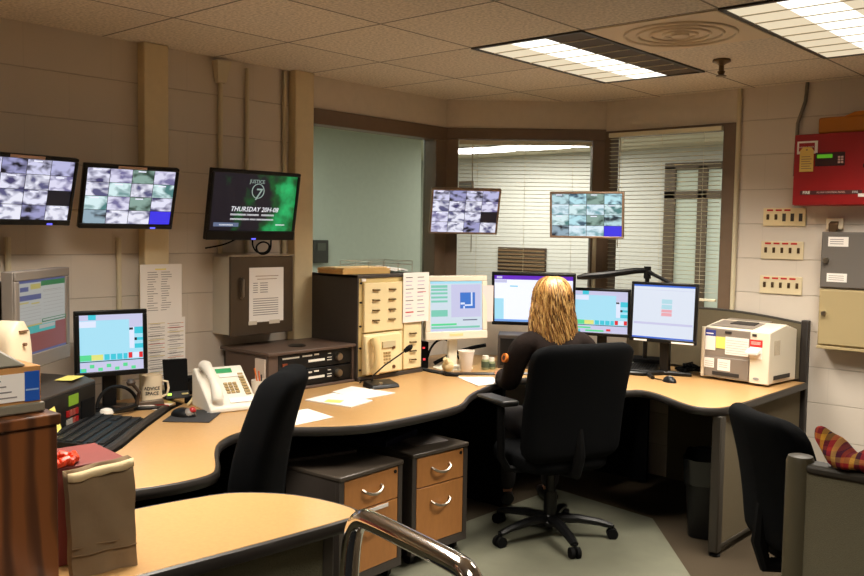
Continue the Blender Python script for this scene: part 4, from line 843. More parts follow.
# ------------------------------------------------------------------ printer
t = thing('printer', 'large grey and ivory laser printer covered in labels on the right desk', 'printer', (-2.012, 4.855, .73), R(-6))
W, D, H_ = .206, .325, .325
def pr(x0, x1, y0, y1, z0, z1): return MB().box(x0, x1, y0, y1, z0, z1)
m = MB(); m.prof([(.006, .012), (D, .012), (D, .30), (.20, .332), (.012, .300)], -W+.006, W-.006); m.build('body', beige, t, bev=.006)
gp = mat('printer_grey', (128, 118, 108), .5)
m = MB(); m.box(-W+.022, W-.115, -.006, .01, .018, .296); m.build('front_cover', gp, t, bev=.004)
m = MB(); m.box(-W+.024, W-.117, -.010, -.004, .018, .135); m.build('paper_drawer', gp, t, bev=.003)
m = MB(); m.box(-.13, .035, -.013, -.008, .030, .052); m.build('drawer_pull', mat('dark_slot', (44, 40, 38), .6), t, bev=.002)
MB().box(W-.113, W+.002, -.010, .01, .012, .300).build('side_bezel', beige, t, bev=.005); MB().box(-W-.002, -W+.020, -.008, .01, .012, .300).build('side_bezel', beige, t, bev=.005)
m = MB(); m.hexa([(-W+.03, .03, .306), (W-.12, .03, .306), (W-.12, .25, .332), (-W+.03, .25, .332)], [(-W+.03, .03, .309), (W-.12, .03, .309), (W-.12, .25, .338), (-W+.03, .25, .338)]); m.build('top_cover', gp, t, bev=.002)
m = MB(); m.hexa([(-.09, .10, .318), (.06, .10, .318), (.05, .17, .326), (-.08, .17, .326)], [(-.09, .10, .3225), (.06, .10, .3225), (.05, .17, .3325), (-.08, .17, .3325)]); m.build('output_slot', mat('dark_slot'), t)
m = MB(); m.box(W-.10, W-.075, -.013, -.009, .272, .286); m.box(-.06, -.02, -.009, -.005, .272, .286); m.build('display', mat('dark_slot'), t)
m = MB(); m.box(W+.0, W+.002, .05, .24, .035, .058); m.build('side_grip', mat('dark_slot'), t)
m = MB()
for i in range(5): m.box(W-.006, W-.0045, .06+i*.014, .066+i*.014, .17, .25)
m.build('vent', mat('vent_shade', (180, 164, 140), .6), t)
m = MB()
lb = mat('label_blue', (50, 60, 140), .6); ly = mat('label_yellow', (236, 222, 110), .7); lr = mat('label_red', (205, 44, 40), .6); lw = white
m.box(-W+.024, -W+.088, -.0085, -.0062, .25, .285, lb); m.box(-W+.024, -W+.088, -.0085, -.0062, .17, .25, lw); m.box(-W+.092, -W+.148, -.0085, -.0062, .185, .25, ly)
m.box(-W+.15, W-.122, -.0085, -.0062, .155, .255, lw); m.box(-W+.022, -W+.085, -.0125, -.010, .07, .125, lw); m.box(-W+.108, -W+.185, -.0125, -.010, .06, .125, lw)
m.box(W-.112, W-.04, -.0130, -.0105, .215, .255, lr); m.box(W-.112, W-.04, -.0130, -.0105, .15, .215, lw)
for k in range(6): m.box(-W+.155, W-.128, -.0092, -.0085, .165+k*.014, .1665+k*.014, ink)
for k in range(3): m.box(W-.105, W-.05, -.0134, -.013, .23+k*.006, .232+k*.006, lw); m.box(-W+.03, -W+.08, -.013, -.0125, .08+k*.012, .082+k*.012, ink); m.box(-W+.118, -W+.17, -.013, -.0125, .08+k*.012, .082+k*.012, ink)
m.box(-W+.03, -W+.075, -.009, -.0085, .262, .268, lw)
m.build('labels', white, t)
m = MB(); m.hexa([(W-.125, -.04, .175), (W-.055, -.04, .175), (W-.045, -.01, .185), (W-.115, -.01, .185)], [(W-.125, -.04, .186), (W-.055, -.04, .19), (W-.045, -.01, .212), (W-.115, -.01, .208)]); m.build('hanging_tag', white, t)
m = MB()
m.lathe([(.012, 0), (.012, .003)], n=16)
for i, v in enumerate(m.v): m.v[i] = (v[0]*1.5+W-.07, -.010-v[2], v[1]*.6+.04)
m.build('badge', mat('grey_badge', (150, 150, 150), .4), t)

# ------------------------------------------------------------------ right wall
yw = YR
plate = mat('aged_brass_plate', (222, 206, 170), .35, metal=.1)
for i, (x, z, lab) in enumerate(((-1.903, 1.667, 'top row of switches under the red fire panel, cream plate'), (-1.908, 1.474, 'middle switch plate of the three, red strip along its top'), (-1.908, 1.271, 'lowest switch plate, directly above the printer'))):
    t = thing('switch_plate', lab, 'switch plate', (x, yw, z), 0, 'five-gang switch plates')
    MB().box(-.122, .122, -.008, 0, -.052, .052).build('plate', cream if i == 0 else plate, t, bev=.002)
    m = MB()
    for k in range(4 if i else 3): m.box(-.10+k*.05, -.065+k*.05, -.0092, -.008, .034, .044)
    m.build('label_tape', redink, t)
    for k in range(5):
        a = MB(); xx = -.094+k*.047
        if i == 0 and k in (2, 3, 4): a.box(xx-.010, xx+.010, -.0095, -.008, -.025, .02); sw = a.build('keypad', darkgrey, t)
        else:
            a.box(xx-.008, xx+.008, -.010, -.008, -.016, .016); a.box(xx-.004, xx+.004, -.022, -.010, .0, .01); a.build('toggle', mat('bronze_toggle', (92, 70, 46), .4, metal=.5), t, bev=.001)
t = thing('fire_panel', 'red fire alarm panel on the block wall at upper right', 'fire alarm panel', (-1.60, yw, 1.728))
MB().box(-.212, .30, -.118, 0, 0, .395).build('cabinet', redM, t, bev=.003)
MB().box(-.216, .305, -.132, -.118, .004, .392).build('door', redM, t, bev=.003)
m = MB(); m.box(-.10, .055, -.135, -.132, .215, .288); m.build('window', mat('dark_window', (60, 30, 30), .3), t)
m = MB(); m.box(-.09, -.01, -.137, -.135, .258, .278); m.build('display', E('alarm_green', (110, 200, 40), .5), t)
m = MB()
for i in range(2):
    for j in range(3): m.box(.02+i*.016, .032+i*.016, -.139, -.135, .228+j*.014, .238+j*.014)
m.build('buttons', mat('pink_button', (214, 170, 160), .5), t)
m = MB(); m.box(-.175, .15, -.1345, -.132, .06, .082, mat('maroon_strip', (86, 40, 40), .5)); m.build('name_strip', mat('maroon_strip'), t)
m = MB(); m.text('FIRE', .022, -.14, .071, -.136, wl, bold=.0004); m.text('ALARM CONTROL PANEL', .013, -.01, .071, -.136, mat('pink_button'), bold=.0002); m.text('FIRE', .016, .115, .071, -.136, wl); m.build('lettering', wl, t, smooth=0)
m = MB(); m.box(.13, .24, -.1355, -.132, .045, .062); m.build('tag_strip', white, t)
m = MB(); m.cyl((.17, -.15, .21), (.17, -.13, .21), .018); m.build('lock', black, t)
m = MB(); m.box(-.20, -.09, -.1345, -.132, .285, .355, white); m.box(-.19, -.105, -.1355, -.1345, .30, .345, redM); m.text('mnmm mnm', .016, -.148, .323, -.1365, wl); m.build('sticker', white, t)
t = thing('paper_tag', 'buff paper tag with a punched top hanging on the fire panel door', 'tag', (-1.745, yw-.138, 1.915))
m = MB(); pts = [(-.037, 0), (.037, 0), (.037, .115), (.02, .135), (-.02, .135), (-.037, .115)]; m.add([(x, -.002, z) for x, z in pts]+[(x, 0, z) for x, z in pts], [tuple(range(6)), tuple(range(6, 12))[::-1]]+[(i, (i+1) % 6, 6+(i+1) % 6, 6+i) for i in range(6)]); m.build('card', mat('buff_tag', (224, 190, 100), .7), t)
m = MB()
for k in range(6): m.box(-.028, .028-.008*(k % 2), -.0026, -.002, .015+k*.013, .019+k*.013)
m.cyl((0, -.003, .12), (0, -.001, .12), .005, n=10); m.build('print', mat('brown_print', (150, 116, 60), .7), t)
t = thing('orange_envelope', 'orange-brown padded envelope lying on top of the fire panel', 'envelope', (-1.52, yw-.06, 2.123))
m = MB(); m.prof([(-.05, 0), (.05, 0), (.05, .10), (-.05, .085)], -.18, .22); m.hexa([(-.05, -.05, .085), (.22, -.05, .085), (.22, .05, .10), (-.05, .05, .10)], [(.0, -.04, .11), (.22, -.04, .12), (.22, .04, .125), (.02, .04, .115)]); m.build('envelope', mat('orange_kraft', (186, 112, 24), .7), t, bev=.01)
t = thing('wall_buzzer', 'small ivory wall buzzer between the red panel and the grey box', 'buzzer', (-1.618, yw, 1.60))
MB().box(-.045, .045, -.022, 0, .0, .062).build('housing', mat('ivory_plastic'), t, bev=.003)
m = MB(); m.hexa([(-.022, -.05, -.02), (.022, -.05, -.02), (.018, -.02, .01), (-.018, -.02, .01)], [(-.028, -.045, .03), (.028, -.045, .03), (.022, -.02, .045), (-.022, -.02, .045)]); m.build('horn', mat('bronze_toggle'), t, bev=.004)
t = thing('key_box', 'dark grey steel box above the beige one at the right edge', 'wall box', (-1.50, yw, 1.272), 0)
MB().box(-.158, .25, -.10, 0, 0, .312).build('body', mat('mid_grey_steel', (104, 98, 92), .5), t, bev=.003)
d = MB().box(-.15, .25, -.108, -.10, .008, .304).build('door', mat('mid_grey_steel'), t, bev=.002)
MB().cyl((-.125, -.13, .155), (-.125, -.108, .155), .015).build('knob', satin, d)
for a_, b_ in ((.232, .285), (.038, .085)): MB().box(-.12, -.015, -.1105, -.108, a_, b_).build('label_card', white, d)
m = MB()
for k in range(3): m.box(-.11, -.04, -.1110, -.1105, .245+k*.012, .249+k*.012); m.box(-.11, -.03, -.1110, -.1105, .048+k*.011, .051+k*.011)
m.build('label_print', ink, d)
t = thing('key_box', 'beige steel box mounted below the dark grey one at the right edge', 'wall box', (-1.50, yw, .955), 0)
MB().box(-.158, .25, -.10, 0, 0, .314).build('body', mat('khaki_steel', (168, 150, 110), .5), t, bev=.003)
MB().box(-.160, .25, -.108, 0, -.018, -.002).build('bottom_lip', mat('khaki_steel'), t, bev=.002)
d = MB().box(-.15, .205, -.108, -.10, .008, .306).build('door', mat('khaki_steel'), t, bev=.002)
MB().cyl((-.125, -.128, .18), (-.125, -.108, .18), .012).build('knob', satin, d)

# ------------------------------------------------------------------ wastebasket
t = thing('wastebasket', 'black wastebasket with a bag liner inside the desk end panel', 'wastebasket', (-1.925, 4.40, 0), R(20))
m = MB()
def wb(u, v):
    a = 2*pi*u; k = .80+.20*v; s_ = lambda q: abs(q)**.45*(1 if q > 0 else -1)
    return (.13*k*s_(cos(a)), .16*k*s_(sin(a)), .40*v+.004)
m.grid(wb, 32, 6, wrap=True); m.f.append(tuple(range(32))[::-1]); m.m.append(0); m.build('bin', black, t, smooth=50)
m = MB(); m.grid(lambda u, v: (lambda p: (p[0]*(1.05+.015*sin(u*60)), p[1]*(1.05+.015*cos(u*47)), p[2]-.02+.03*v+.004*sin(u*50)))(wb(u, .75+.25*v)), 48, 6, wrap=True); m.build('bag_liner', mat('glossy_bag', (20, 20, 20), .25), t, smooth=60)
# ------------------------------------------------------------------ office chairs
def sgn(q, e): return abs(q)**e*(1 if q >= 0 else -1)
def cushion(m, W, T, z0, z1, wf=lambda v: 1, bend=.03, rec=.08, n=32, rows=14, lumbar=.02):
    rnd = min(.05, T*.6)
    def f(u, v):
        a = 2*pi*u; q = min(1, max(0, (v*1.0))); z = z0+(z1-z0)*q
        e = min(q, 1-q)*(z1-z0); k = 1 if e > rnd else (1-(1-e/rnd)**2)**.5
        kx = 1 if e > rnd*1.5 else (1-(1-e/(rnd*1.5))**2)**.5*.35+.65
        x = W/2*wf(q)*kx*sgn(cos(a), .28); y = T/2*max(k, .12)*sgn(sin(a), .5)
        return (x, y-bend*(x/(W/2))**2+rec*q-lumbar*sin(pi*q), z)
    vs = [0, .006, .02, .045, .08]+[.08+.84*i/rows for i in range(1, rows)]+[.92, .955, .98, .994, 1]
    k = len(vs); o = len(m.v)
    m.add([f(i/n, v) for v in vs for i in range(n)], [(j*n+i, j*n+(i+1) % n, (j+1)*n+(i+1) % n, (j+1)*n+i) for j in range(k-1) for i in range(n)]+[tuple(range(n))[::-1], tuple(range((k-1)*n, k*n))])
def office_chair(name, label, loc, rz, seat=.47, bz0=.46, bz1=1.02, bw=.50, by=.235, rec=.06, arms=True, base_rot=0., armz=.70, wf=lambda v: .90+.10*v, T=.085, bend=.03):
    t = thing(name, label, 'office chair', loc, rz)
    m = MB(); cushion(m, .50, .0, 0, 1) if False else None
    def sf(u, v):
        a = 2*pi*u; k = [(.93, -.085), (.99, -.07), (1, -.045), (1, -.02), (.97, -.006), (.90, .002), (.6, .004), (.2, .002)][v]
        return (.245*k[0]*sgn(cos(a), .45), -.02+.235*k[0]*sgn(sin(a), .45), seat+k[1])
    n = 32; m = MB(); m.add([sf(i/n, v) for v in range(8) for i in range(n)], [(j*n+i, j*n+(i+1) % n, (j+1)*n+(i+1) % n, (j+1)*n+i) for j in range(7) for i in range(n)]+[tuple(range(n))[::-1], tuple(range(7*n, 8*n))])
    m.build('seat', fabblack, t, smooth=60)
    m = MB(); m.T = Matrix.Translation((0, by, 0)); cushion(m, bw, T, bz0, bz1, wf, bend, rec); m.build('backrest', fabblack, t, smooth=60)
    m = MB(); m.tube([(0, .10, seat-.10), (0, by+.03, seat-.09), (0, by+.055, seat+.0), (0, by+.05, seat+.14)], [.028, .028, .03, .018], n=8, flat=1.0); m.build('back_support', blackm, t)
    m = MB(); m.box(-.10, .10, -.12, .12, seat-.115, seat-.08); m.cyl((.08, .05, seat-.10), (.25, .05, seat-.095), .006, n=8); m.build('tilt_mechanism', blackm, t, bev=.004)
    m = MB(); m.cyl((0, 0, .09), (0, 0, seat-.10), .026); m.cyl((0, 0, .09), (0, 0, .24), .034); m.lathe([(.05, .065), (.055, .085), (.035, .12)]); m.build('gas_lift', black, t)
    for k in range(5):
        a = base_rot+k*2*pi/5; c, s_ = cos(a), sin(a)
        m = MB(); m.tube([(.03*c, .03*s_, .098), (.14*c, .14*s_, .10), (.25*c, .25*s_, .085), (.315*c, .315*s_, .068)], [.024, .022, .018, .015], n=8, flat=1.35); l = m.build('base_leg', black, t)
        m = MB()
        for d in (-.016, .016): m.cyl((.318*c-s_*(d-.009), .318*s_+c*(d-.009), .028), (.318*c-s_*(d+.009), .318*s_+c*(d+.009), .028), .028, n=16)
        m.cyl((.318*c, .318*s_, .03), (.318*c, .318*s_, .072), .010, n=8); m.build('castor', blackm, l)
    if arms:
        for sx in (-1, 1):
            m = MB(); m.tube([(sx*.20, .03, seat-.09), (sx*.275, .03, seat-.08), (sx*.315, .03, seat-.02), (sx*.315, .02, armz-.03)], [.016, .018, .02, .018], n=8, flat=1.4); a = m.build('arm_post', blackm, t)
            m = MB(); m.hexa([(sx*.315-.045, -.15, armz-.03), (sx*.315+.045, -.15, armz-.03), (sx*.315+.045, .12, armz-.03), (sx*.315-.045, .12, armz-.03)], [(sx*.315-.048, -.155, armz-.008), (sx*.315+.048, -.155, armz-.008), (sx*.315+.048, .12, armz), (sx*.315-.048, .12, armz)]); m.build('armrest', mat('arm_pad', (30, 29, 29), .45), t, bev=.012, seg=3)
    return t
rzO = R(-138.6)
office_chair('office_chair', 'black swivel chair in the middle with the operator sitting in it', (-2.50, 3.77, 0), R(-113), .47, .44, 1.03, .575, .19, .11, True, R(-33)-R(-112), .745, T=.10, wf=lambda v: .96+.04*v)
office_chair('office_chair', 'empty black chair turned edge-on at the left desk, no armrests seen', (-2.735, 1.86, 0), R(-52), .47, .50, 1.055, .42, .21, .11, False, .3, wf=lambda v: .72+.28*sin(pi*min(1, .25+v*.75)), T=.13, bend=.04)
office_chair('office_chair', 'empty black chair behind the low fabric partition at lower right', (-1.02, 3.43, 0), R(140), .44, .42, .925, .47, .24, .10, True, .5, .58, wf=lambda v: .78+.22*sin(pi*min(1, .2+v*.6)), T=.10, bend=.05)

# ------------------------------------------------------------------ low partition, cloth
t = thing('low_partition', 'low grey-green fabric partition with a round-topped post at lower right', 'partition', (-.671, 2.0, 0))
MB().box(.02, 1.9, -.022, .022, .03, 1.045).build('panel', mat('sage_fabric', (112, 106, 84), .95, bump=.8, bscale=500, noise=.1, nscale=400), t, bev=.004)
MB().box(.02, 1.9, -.028, .028, 1.04, 1.062).build('top_cap', paneltrim, t, bev=.008)
m = MB(); m.lathe([(.030, 0), (.030, 1.06), (.026, 1.072), (.001, 1.075)], n=24); m.build('post', mat('olive_post', (74, 68, 50), .4), t)
pl = mat('plaid_cloth', (170, 50, 40), .95, bump=.6, bscale=300); nt = pl.node_tree; b = nt.nodes['Principled BSDF']
tc = nt.nodes.new('ShaderNodeTexCoord'); sp = nt.nodes.new('ShaderNodeSeparateXYZ'); nt.links.new(tc.outputs['Object'], sp.inputs[0])
def stripes(out, freq, ph):
    a = nt.nodes.new('ShaderNodeMath'); a.operation = 'MULTIPLY_ADD'; a.inputs[1].default_value = freq; a.inputs[2].default_value = ph; nt.links.new(out, a.inputs[0])
    f = nt.nodes.new('ShaderNodeMath'); f.operation = 'FRACT'; nt.links.new(a.outputs[0], f.inputs[0])
    c = nt.nodes.new('ShaderNodeValToRGB'); c.color_ramp.interpolation = 'CONSTANT'; cols = [(150, 26, 26), (206, 150, 46), (60, 22, 40), (180, 40, 50), (220, 170, 90), (96, 30, 60), (190, 70, 36)]
    c.color_ramp.elements[0].color = (*lin([v/255 for v in cols[0]]), 1); c.color_ramp.elements[1].position = .9; c.color_ramp.elements[1].color = (*lin([v/255 for v in cols[6]]), 1)
    for i in range(1, 6): e = c.color_ramp.elements.new(i*.15); e.color = (*lin([v/255 for v in cols[i]]), 1)
    nt.links.new(f.outputs[0], c.inputs[0]); return c.outputs[0]
mx = nt.nodes.new('ShaderNodeMix'); mx.data_type = 'RGBA'; mx.inputs[0].default_value = .35
nt.links.new(stripes(sp.outputs[0], 16, 0), mx.inputs[6]); nt.links.new(stripes(sp.outputs[2], 14, .3), mx.inputs[7]); nt.links.new(mx.outputs[2], b.inputs['Base Color'])
m = MB()
def cl(u, v):
    a = 2*pi*v; x = -.012+.34*u; top = .048+.034*max(0, 1-u/.20)+.010*sin(u*19)+.006*sin(u*47); bot = .055*max(0, 1-u/.12)
    cz, rz_ = (top+bot)/2, (top-bot)/2
    return (x, .045*cos(a)*(.35+min(1, u*9)*.65)*(1+.2*sin(u*12)), cz+rz_*sin(a)+.003*sin(a*3+u*30))
vs = [cl(i/27, j/18) for i in range(28) for j in range(18)]; fs = [(i*18+j, i*18+(j+1) % 18, (i+1)*18+(j+1) % 18, (i+1)*18+j) for i in range(27) for j in range(18)]
m.add(vs, fs+[tuple(range(18))[::-1], tuple(range(27*18, 28*18))]); o = m.build('plaid_scarf', pl, smooth=70, sub=1); tag(o, 'red and yellow plaid scarf draped on the low partition', 'scarf'); o.location = (-.63, 2.0, 1.062)

# ------------------------------------------------------------------ foreground left
oak = wood_mat('oak_veneer', (70, 37, 15), (112, 64, 28), 6, .45, (1, 1, .25), 8, 3)
t = thing('oak_cabinet', 'dark oak cabinet at the left edge of the picture, grey box on top', 'cabinet', (-1.69, .81, 0))
MB().box(-.22, 0, -.95, 0, .0, 1.165).build('carcass', oak, t, bev=.003)
MB().box(-.225, .006, -.96, .006, 1.165, 1.188).build('top', oak, t, bev=.004)
t = thing('document_box', 'cardboard box with a blue and white label under a grey lid, on the oak cabinet', 'box', (-1.72, .565, 1.189))
gl = mat('grey_green_lid', (122, 116, 100), .5)
MB().box(-.19, .002, -.30, .235, 0, .020).build('base_tray', gl, t, bev=.004)
MB().box(-.18, -.002, -.28, .228, .018, .092).build('carton', mat('cardboard', (186, 134, 76), .8, noise=.06), t, bev=.002)
m = MB(); m.hexa([(-.19, -.30, .098), (.004, -.30, .094), (.004, .20, .094), (-.19, .215, .098)], [(-.19, -.30, .15), (-.02, -.30, .135), (-.03, .16, .125), (-.19, .17, .14)]); m.build('lid', gl, t, bev=.005)
m = MB(); T0 = Matrix.Rotation(R(90), 4, 'Z'); m.T = T0
m.box(-.24, .195, -.0004, .0012, .026, .080, white); m.box(.195, .224, -.0006, .0016, .024, .082, mat('label_cobalt', (24, 84, 180), .5))
for k in range(4): m.box(.10+.012*k, .18-.010*k, -.0010, -.0004, .034+k*.011, .0365+k*.011, ink)
m.box(.197, .222, -.001, -.0006, .045, .048, mat('label_pale_blue', (150, 180, 220), .6)); m.build('label', white, t, smooth=0)
# bag
kr = mat('kraft_paper', (128, 106, 78), .85, noise=.06, nscale=14, bump=.6, bscale=22)
t = thing('paper_bag', 'brown paper bag with folded cream rim standing on the near desk', 'bag', (-2.005, 1.055, .731), R(84))
m = MB(); random.seed(11)
def side(u, v):
    x = -.076+.152*u; z = .245*v; pin = .006*sin(v*5+u*4)
    return (x*(1+.06*v), -.055+.004*sin(u*11+v*9)+.006*abs(u-.5)*sin(v*14)+.022*v+pin*.3, z+(.012*u if v > .95 else 0))
nu, nv = 15, 15
F = [[side(i/(nu-1), j/(nv-1)) for i in range(nu)] for j in range(nv)]; Bk = [[(x, y+.030, z+.002) for x, y, z in row] for j, row in enumerate(F)]
vs = [p for row in F for p in row]+[p for row in Bk for p in row]; N = nu*nv
fs = []
for j in range(nv-1):
    for i in range(nu-1): fs += [(j*nu+i, j*nu+i+1, (j+1)*nu+i+1, (j+1)*nu+i), (N+j*nu+i+1, N+j*nu+i, N+(j+1)*nu+i, N+(j+1)*nu+i+1)]
    fs += [(j*nu, (j+1)*nu, N+(j+1)*nu, N+j*nu), (j*nu+nu-1, N+j*nu+nu-1, N+(j+1)*nu+nu-1, (j+1)*nu+nu-1)]
fs += [tuple([i for i in range(nu)]+[N+i for i in range(nu-1, -1, -1)])]
m.add(vs, fs); b_ = m.build('bag', kr, t, smooth=50)
md = b_.modifiers.new('thick', 'SOLIDIFY'); md.thickness = .0015
m = MB(); m.tube([(x, y-.004, z-.034) for x, y, z in [F[6][i] for i in range(nu)]], .0014, n=4); m.tube([(x, y-.004, z) for x, y, z in [F[3][i] for i in range(nu)]], .0014, n=4); m.build('crease', kr, t)
m = MB(); top = F[-1]
vs = [(x, y-.004, z+.002) for x, y, z in top]+[(x, y-.008, z-.017-.004*abs(sin(i*.7))) for i, (x, y, z) in enumerate(top)]; m.add(vs, [(i, i+1, nu+i+1, nu+i) for i in range(nu-1)]); h_ = m.build('rim', mat('cream_rim', (226, 204, 160), .8), t, smooth=60); md = h_.modifiers.new('thick', 'SOLIDIFY'); md.thickness = .0015
t = thing('red_box', 'dusky red box behind the paper bag with orange foil on top', 'box', (-2.125, 1.075, .731), R(84))
MB().box(-.082, .088, -.075, .125, 0, .242).build('carton', mat('dusky_red', (112, 44, 38), .6, noise=.05), t, bev=.003)
m = MB()
for k, (r, ph, cx) in enumerate(((.030, 0, -.045), (.026, 2, -.015))):
    pass
m.tube([(-.06+.05*cos(q), .0+.035*sin(q)-.02, .012+.004*sin(q*9)) for q in [pi*1.1+i*.13 for i in range(36)]], [.009+.003*(i % 2) for i in range(36)], n=9)
m.tube([(-.085, .03, .014), (-.06, .045, .02), (-.035, .03, .014)], [.012, .016, .010], n=7)
o = m.build('foil_garland', mat('orange_foil'), smooth=20); tag(o, 'crumpled orange foil garland lying on the red box', 'garland'); o.matrix_world = Matrix.Translation((-2.11, 1.055, .973)) @ Matrix.Rotation(R(84), 4, 'Z')
tag(MB().box(-.03, .03, -.02, .02, 0, .10).build('tissue_pack', whitep, bev=.008), 'white packet between the oak cabinet and the red box', 'packet').matrix_world = Matrix.Translation((-2.16, .955, .731)) @ Matrix.Rotation(R(80), 4, 'Z')

# chrome chair
t = thing('chrome_chair', 'chrome tube frame with a bent arm in front of the drawer pedestals', 'chair', (-1.39, 1.50, 0), R(-10))
def loop(y):
    p = [(-.27, y, .02), (-.265, y, .3), (-.245, y, .70), (-.225, y, .80), (-.19, y, .835), (-.15, y, .838), (.0, y, .836), (.17, y, .832), (.22, y, .825), (.245, y, .79), (.25, y, .70), (.235, y, .3), (.24, y, .02)]
    for _ in range(2):
        q = [p[0]]
        for a, b in zip(p, p[1:]): q += [tuple(a[i]*.75+b[i]*.25 for i in range(3)), tuple(a[i]*.25+b[i]*.75 for i in range(3))]
        p = q+[p[-1]]
    return p
for y in (.0, -.74): MB().tube(loop(y), .025, n=16, flat=1.0).build('arm_frame', chrome, t)
m = MB(); m.cyl((-.235, 0, .50), (-.235, -.74, .50), .014); m.cyl((.22, 0, .50), (.22, -.74, .50), .014); m.cyl((.225, 0, .18), (.225, -.74, .18), .012); m.build('cross_bar', chrome, t)
MB().box(-.22, .21, -.71, -.03, .505, .56).build('seat', fabblack, t, bev=.02, seg=3)

# ------------------------------------------------------------------ the operator
def skinmesh(V, Ed, Rd, root=0, sub=2):
    me = bpy.data.meshes.new('s'); me.from_pydata(V, Ed, []); o = bpy.data.objects.new('s', me); COL.objects.link(o)
    md = o.modifiers.new('skin', 'SKIN'); md.use_smooth_shade = True; md.branch_smoothing = .6
    for i, r in enumerate(Rd): me.skin_vertices[0].data[i].radius = (r, r) if not isinstance(r, tuple) else r
    for i in range(len(V)): me.skin_vertices[0].data[i].use_root = (i == root)
    s = o.modifiers.new('sub', 'SUBSURF'); s.levels = sub; s.render_levels = sub
    dg = bpy.context.evaluated_depsgraph_get(); dg.update(); r = bpy.data.meshes.new_from_object(o.evaluated_get(dg))
    vs = [tuple(v.co) for v in r.vertices]; fs = [tuple(p.vertices) for p in r.polygons]
    bpy.data.objects.remove(o); bpy.data.meshes.remove(me); bpy.data.meshes.remove(r); return vs, fs
P = thing('person', 'person with long wavy blonde hair in a dark brown jacket, seated facing the monitors', 'person', (-2.545, 3.865, 0), R(-128))
skin = mat('skin', (206, 150, 120), .5); jacket = mat('brown_jacket', (27, 19, 16), .9, spec=.15, noise=.12, nscale=30, bump=.6, bscale=40); trousers = mat('dark_trousers', (34, 30, 30), .85); hairM = mat('blonde_hair', (124, 84, 42), .42, noise=.35, nscale=60)
hx = -.0
V = [(0, .02, .555), (0, .02, .68), (0, .0, .82), (0, -.03, .95), (0, -.055, 1.04), (0, -.075, 1.10),
     (.10, .0, .53), (.12, -.22, .535), (.13, -.44, .52), (.13, -.46, .28), (.13, -.45, .08), (.13, -.56, .045),
     (-.10, .0, .53), (-.12, -.22, .535), (-.13, -.44, .52), (-.13, -.46, .28), (-.13, -.45, .08), (-.13, -.56, .045),
     (.10, -.045, .995), (.172, -.05, .968), (.205, -.07, .87), (.215, -.10, .765), (.22, -.24, .762), (.17, -.37, .772),
     (-.10, -.045, .995), (-.172, -.05, .968), (-.205, -.07, .87), (-.215, -.10, .765), (-.22, -.24, .762), (-.17, -.37, .772)]
Ed = [(0, 1), (1, 2), (2, 3), (3, 4), (4, 5), (0, 6), (6, 7), (7, 8), (8, 9), (9, 10), (10, 11), (0, 12), (12, 13), (13, 14), (14, 15), (15, 16), (16, 17),
      (3, 18), (18, 19), (19, 20), (20, 21), (21, 22), (22, 23), (3, 24), (24, 25), (25, 26), (26, 27), (27, 28), (28, 29)]
Rd = [(.14, .11), (.125, .095), (.13, .10), (.145, .10), (.055, .055), (.05, .05)]+[.085, .078, .062, .052, .038, .035]*2+[.075, .06, .046, .04, .035, .024]*2
vs, fs = skinmesh(V, Ed, Rd)
body = MB(); body.add(vs, fs, skin)
# head with a face (towards -y, slightly up)
def head(u, v):
    th = pi*v; ph = 2*pi*u; x = sin(th)*cos(ph); y = sin(th)*sin(ph); z = cos(th)
    r = 1; jx = .074*(1-.22*max(0, -z)); X, Y, Z = x*jx, y*.095, z*.115
    if y < -.2:
        g = math.exp(-((X/.016)**2)); 
        Y -= .018*g*math.exp(-(((Z+.01)/.022)**2))                      # nose
        for s_ in (-1, 1): Y += .009*math.exp(-(((X-s_*.030)/.014)**2)-(((Z-.012)/.011)**2))   # eye sockets
        Y -= .006*math.exp(-((X/.022)**2)-(((Z+.058)/.006)**2)); Y -= .006*math.exp(-((X/.022)**2)-(((Z+.072)/.006)**2))
        Y -= .010*math.exp(-((X/.022)**2)-(((Z+.098)/.014)**2))
    return (X, Y-.105, Z+1.205)
m_ = [head(i/40, min(.995, max(.005, j/36))) for j in range(37) for i in range(40)]
body.add(m_, [(j*40+i, j*40+(i+1) % 40, (j+1)*40+(i+1) % 40, (j+1)*40+i) for j in range(36) for i in range(40)]+[tuple(range(40))[::-1], tuple(range(36*40, 37*40))], skin)
for s_ in (-1, 1): body.add(*(lambda q: (q, [(j*10+i, j*10+(i+1) % 10, (j+1)*10+(i+1) % 10, (j+1)*10+i) for j in range(5) for i in range(10)]))([(s_*(.074+.008*sin(pi*j/5)), -.10+.016*cos(2*pi*i/10)*sin(pi*(j+.5)/6), 1.205+.03*sin(2*pi*i/10)*sin(pi*(j+.5)/6)) for j in range(6) for i in range(10)]), skin)
# hands: palm plus five bent fingers each, resting on the desk
for s_ in (-1, 1):
    W0 = Vector((s_*.17, -.37, .772)); f = Vector((-s_*.25, -.96, -.10)).normalized(); r = Vector((f.y, -f.x, 0)).normalized()*s_; up = Vector((0, 0, 1))
    body.tube([W0-f*.01, W0+f*.03, W0+f*.07, W0+f*.095], [.024, .034, .038, .034], skin, n=12, flat=1.0) if False else None
    vv, ff = skinmesh([tuple(W0), tuple(W0+f*.04), tuple(W0+f*.085)], [(0, 1), (1, 2)], [(.022, .018), (.036, .014), (.040, .012)]); body.add(vv, ff, skin)
    for k, (off_, L) in enumerate(((-.030, .062), (-.010, .072), (.010, .078), (.030, .070))):
        b0 = W0+f*.075+r*off_; pts = [b0, b0+f*L*.45+up*.010, b0+f*L*.78+up*.0, b0+f*L-up*.014]
        body.tube(pts, [.0095, .009, .008, .0062], skin, n=8)
    b0 = W0+f*.025-r*.028; body.tube([b0, b0+f*.025-r*.022, b0+f*.05-r*.026-up*.004, b0+f*.065-r*.022-up*.01], [.012, .0105, .0095, .007], skin, n=8)
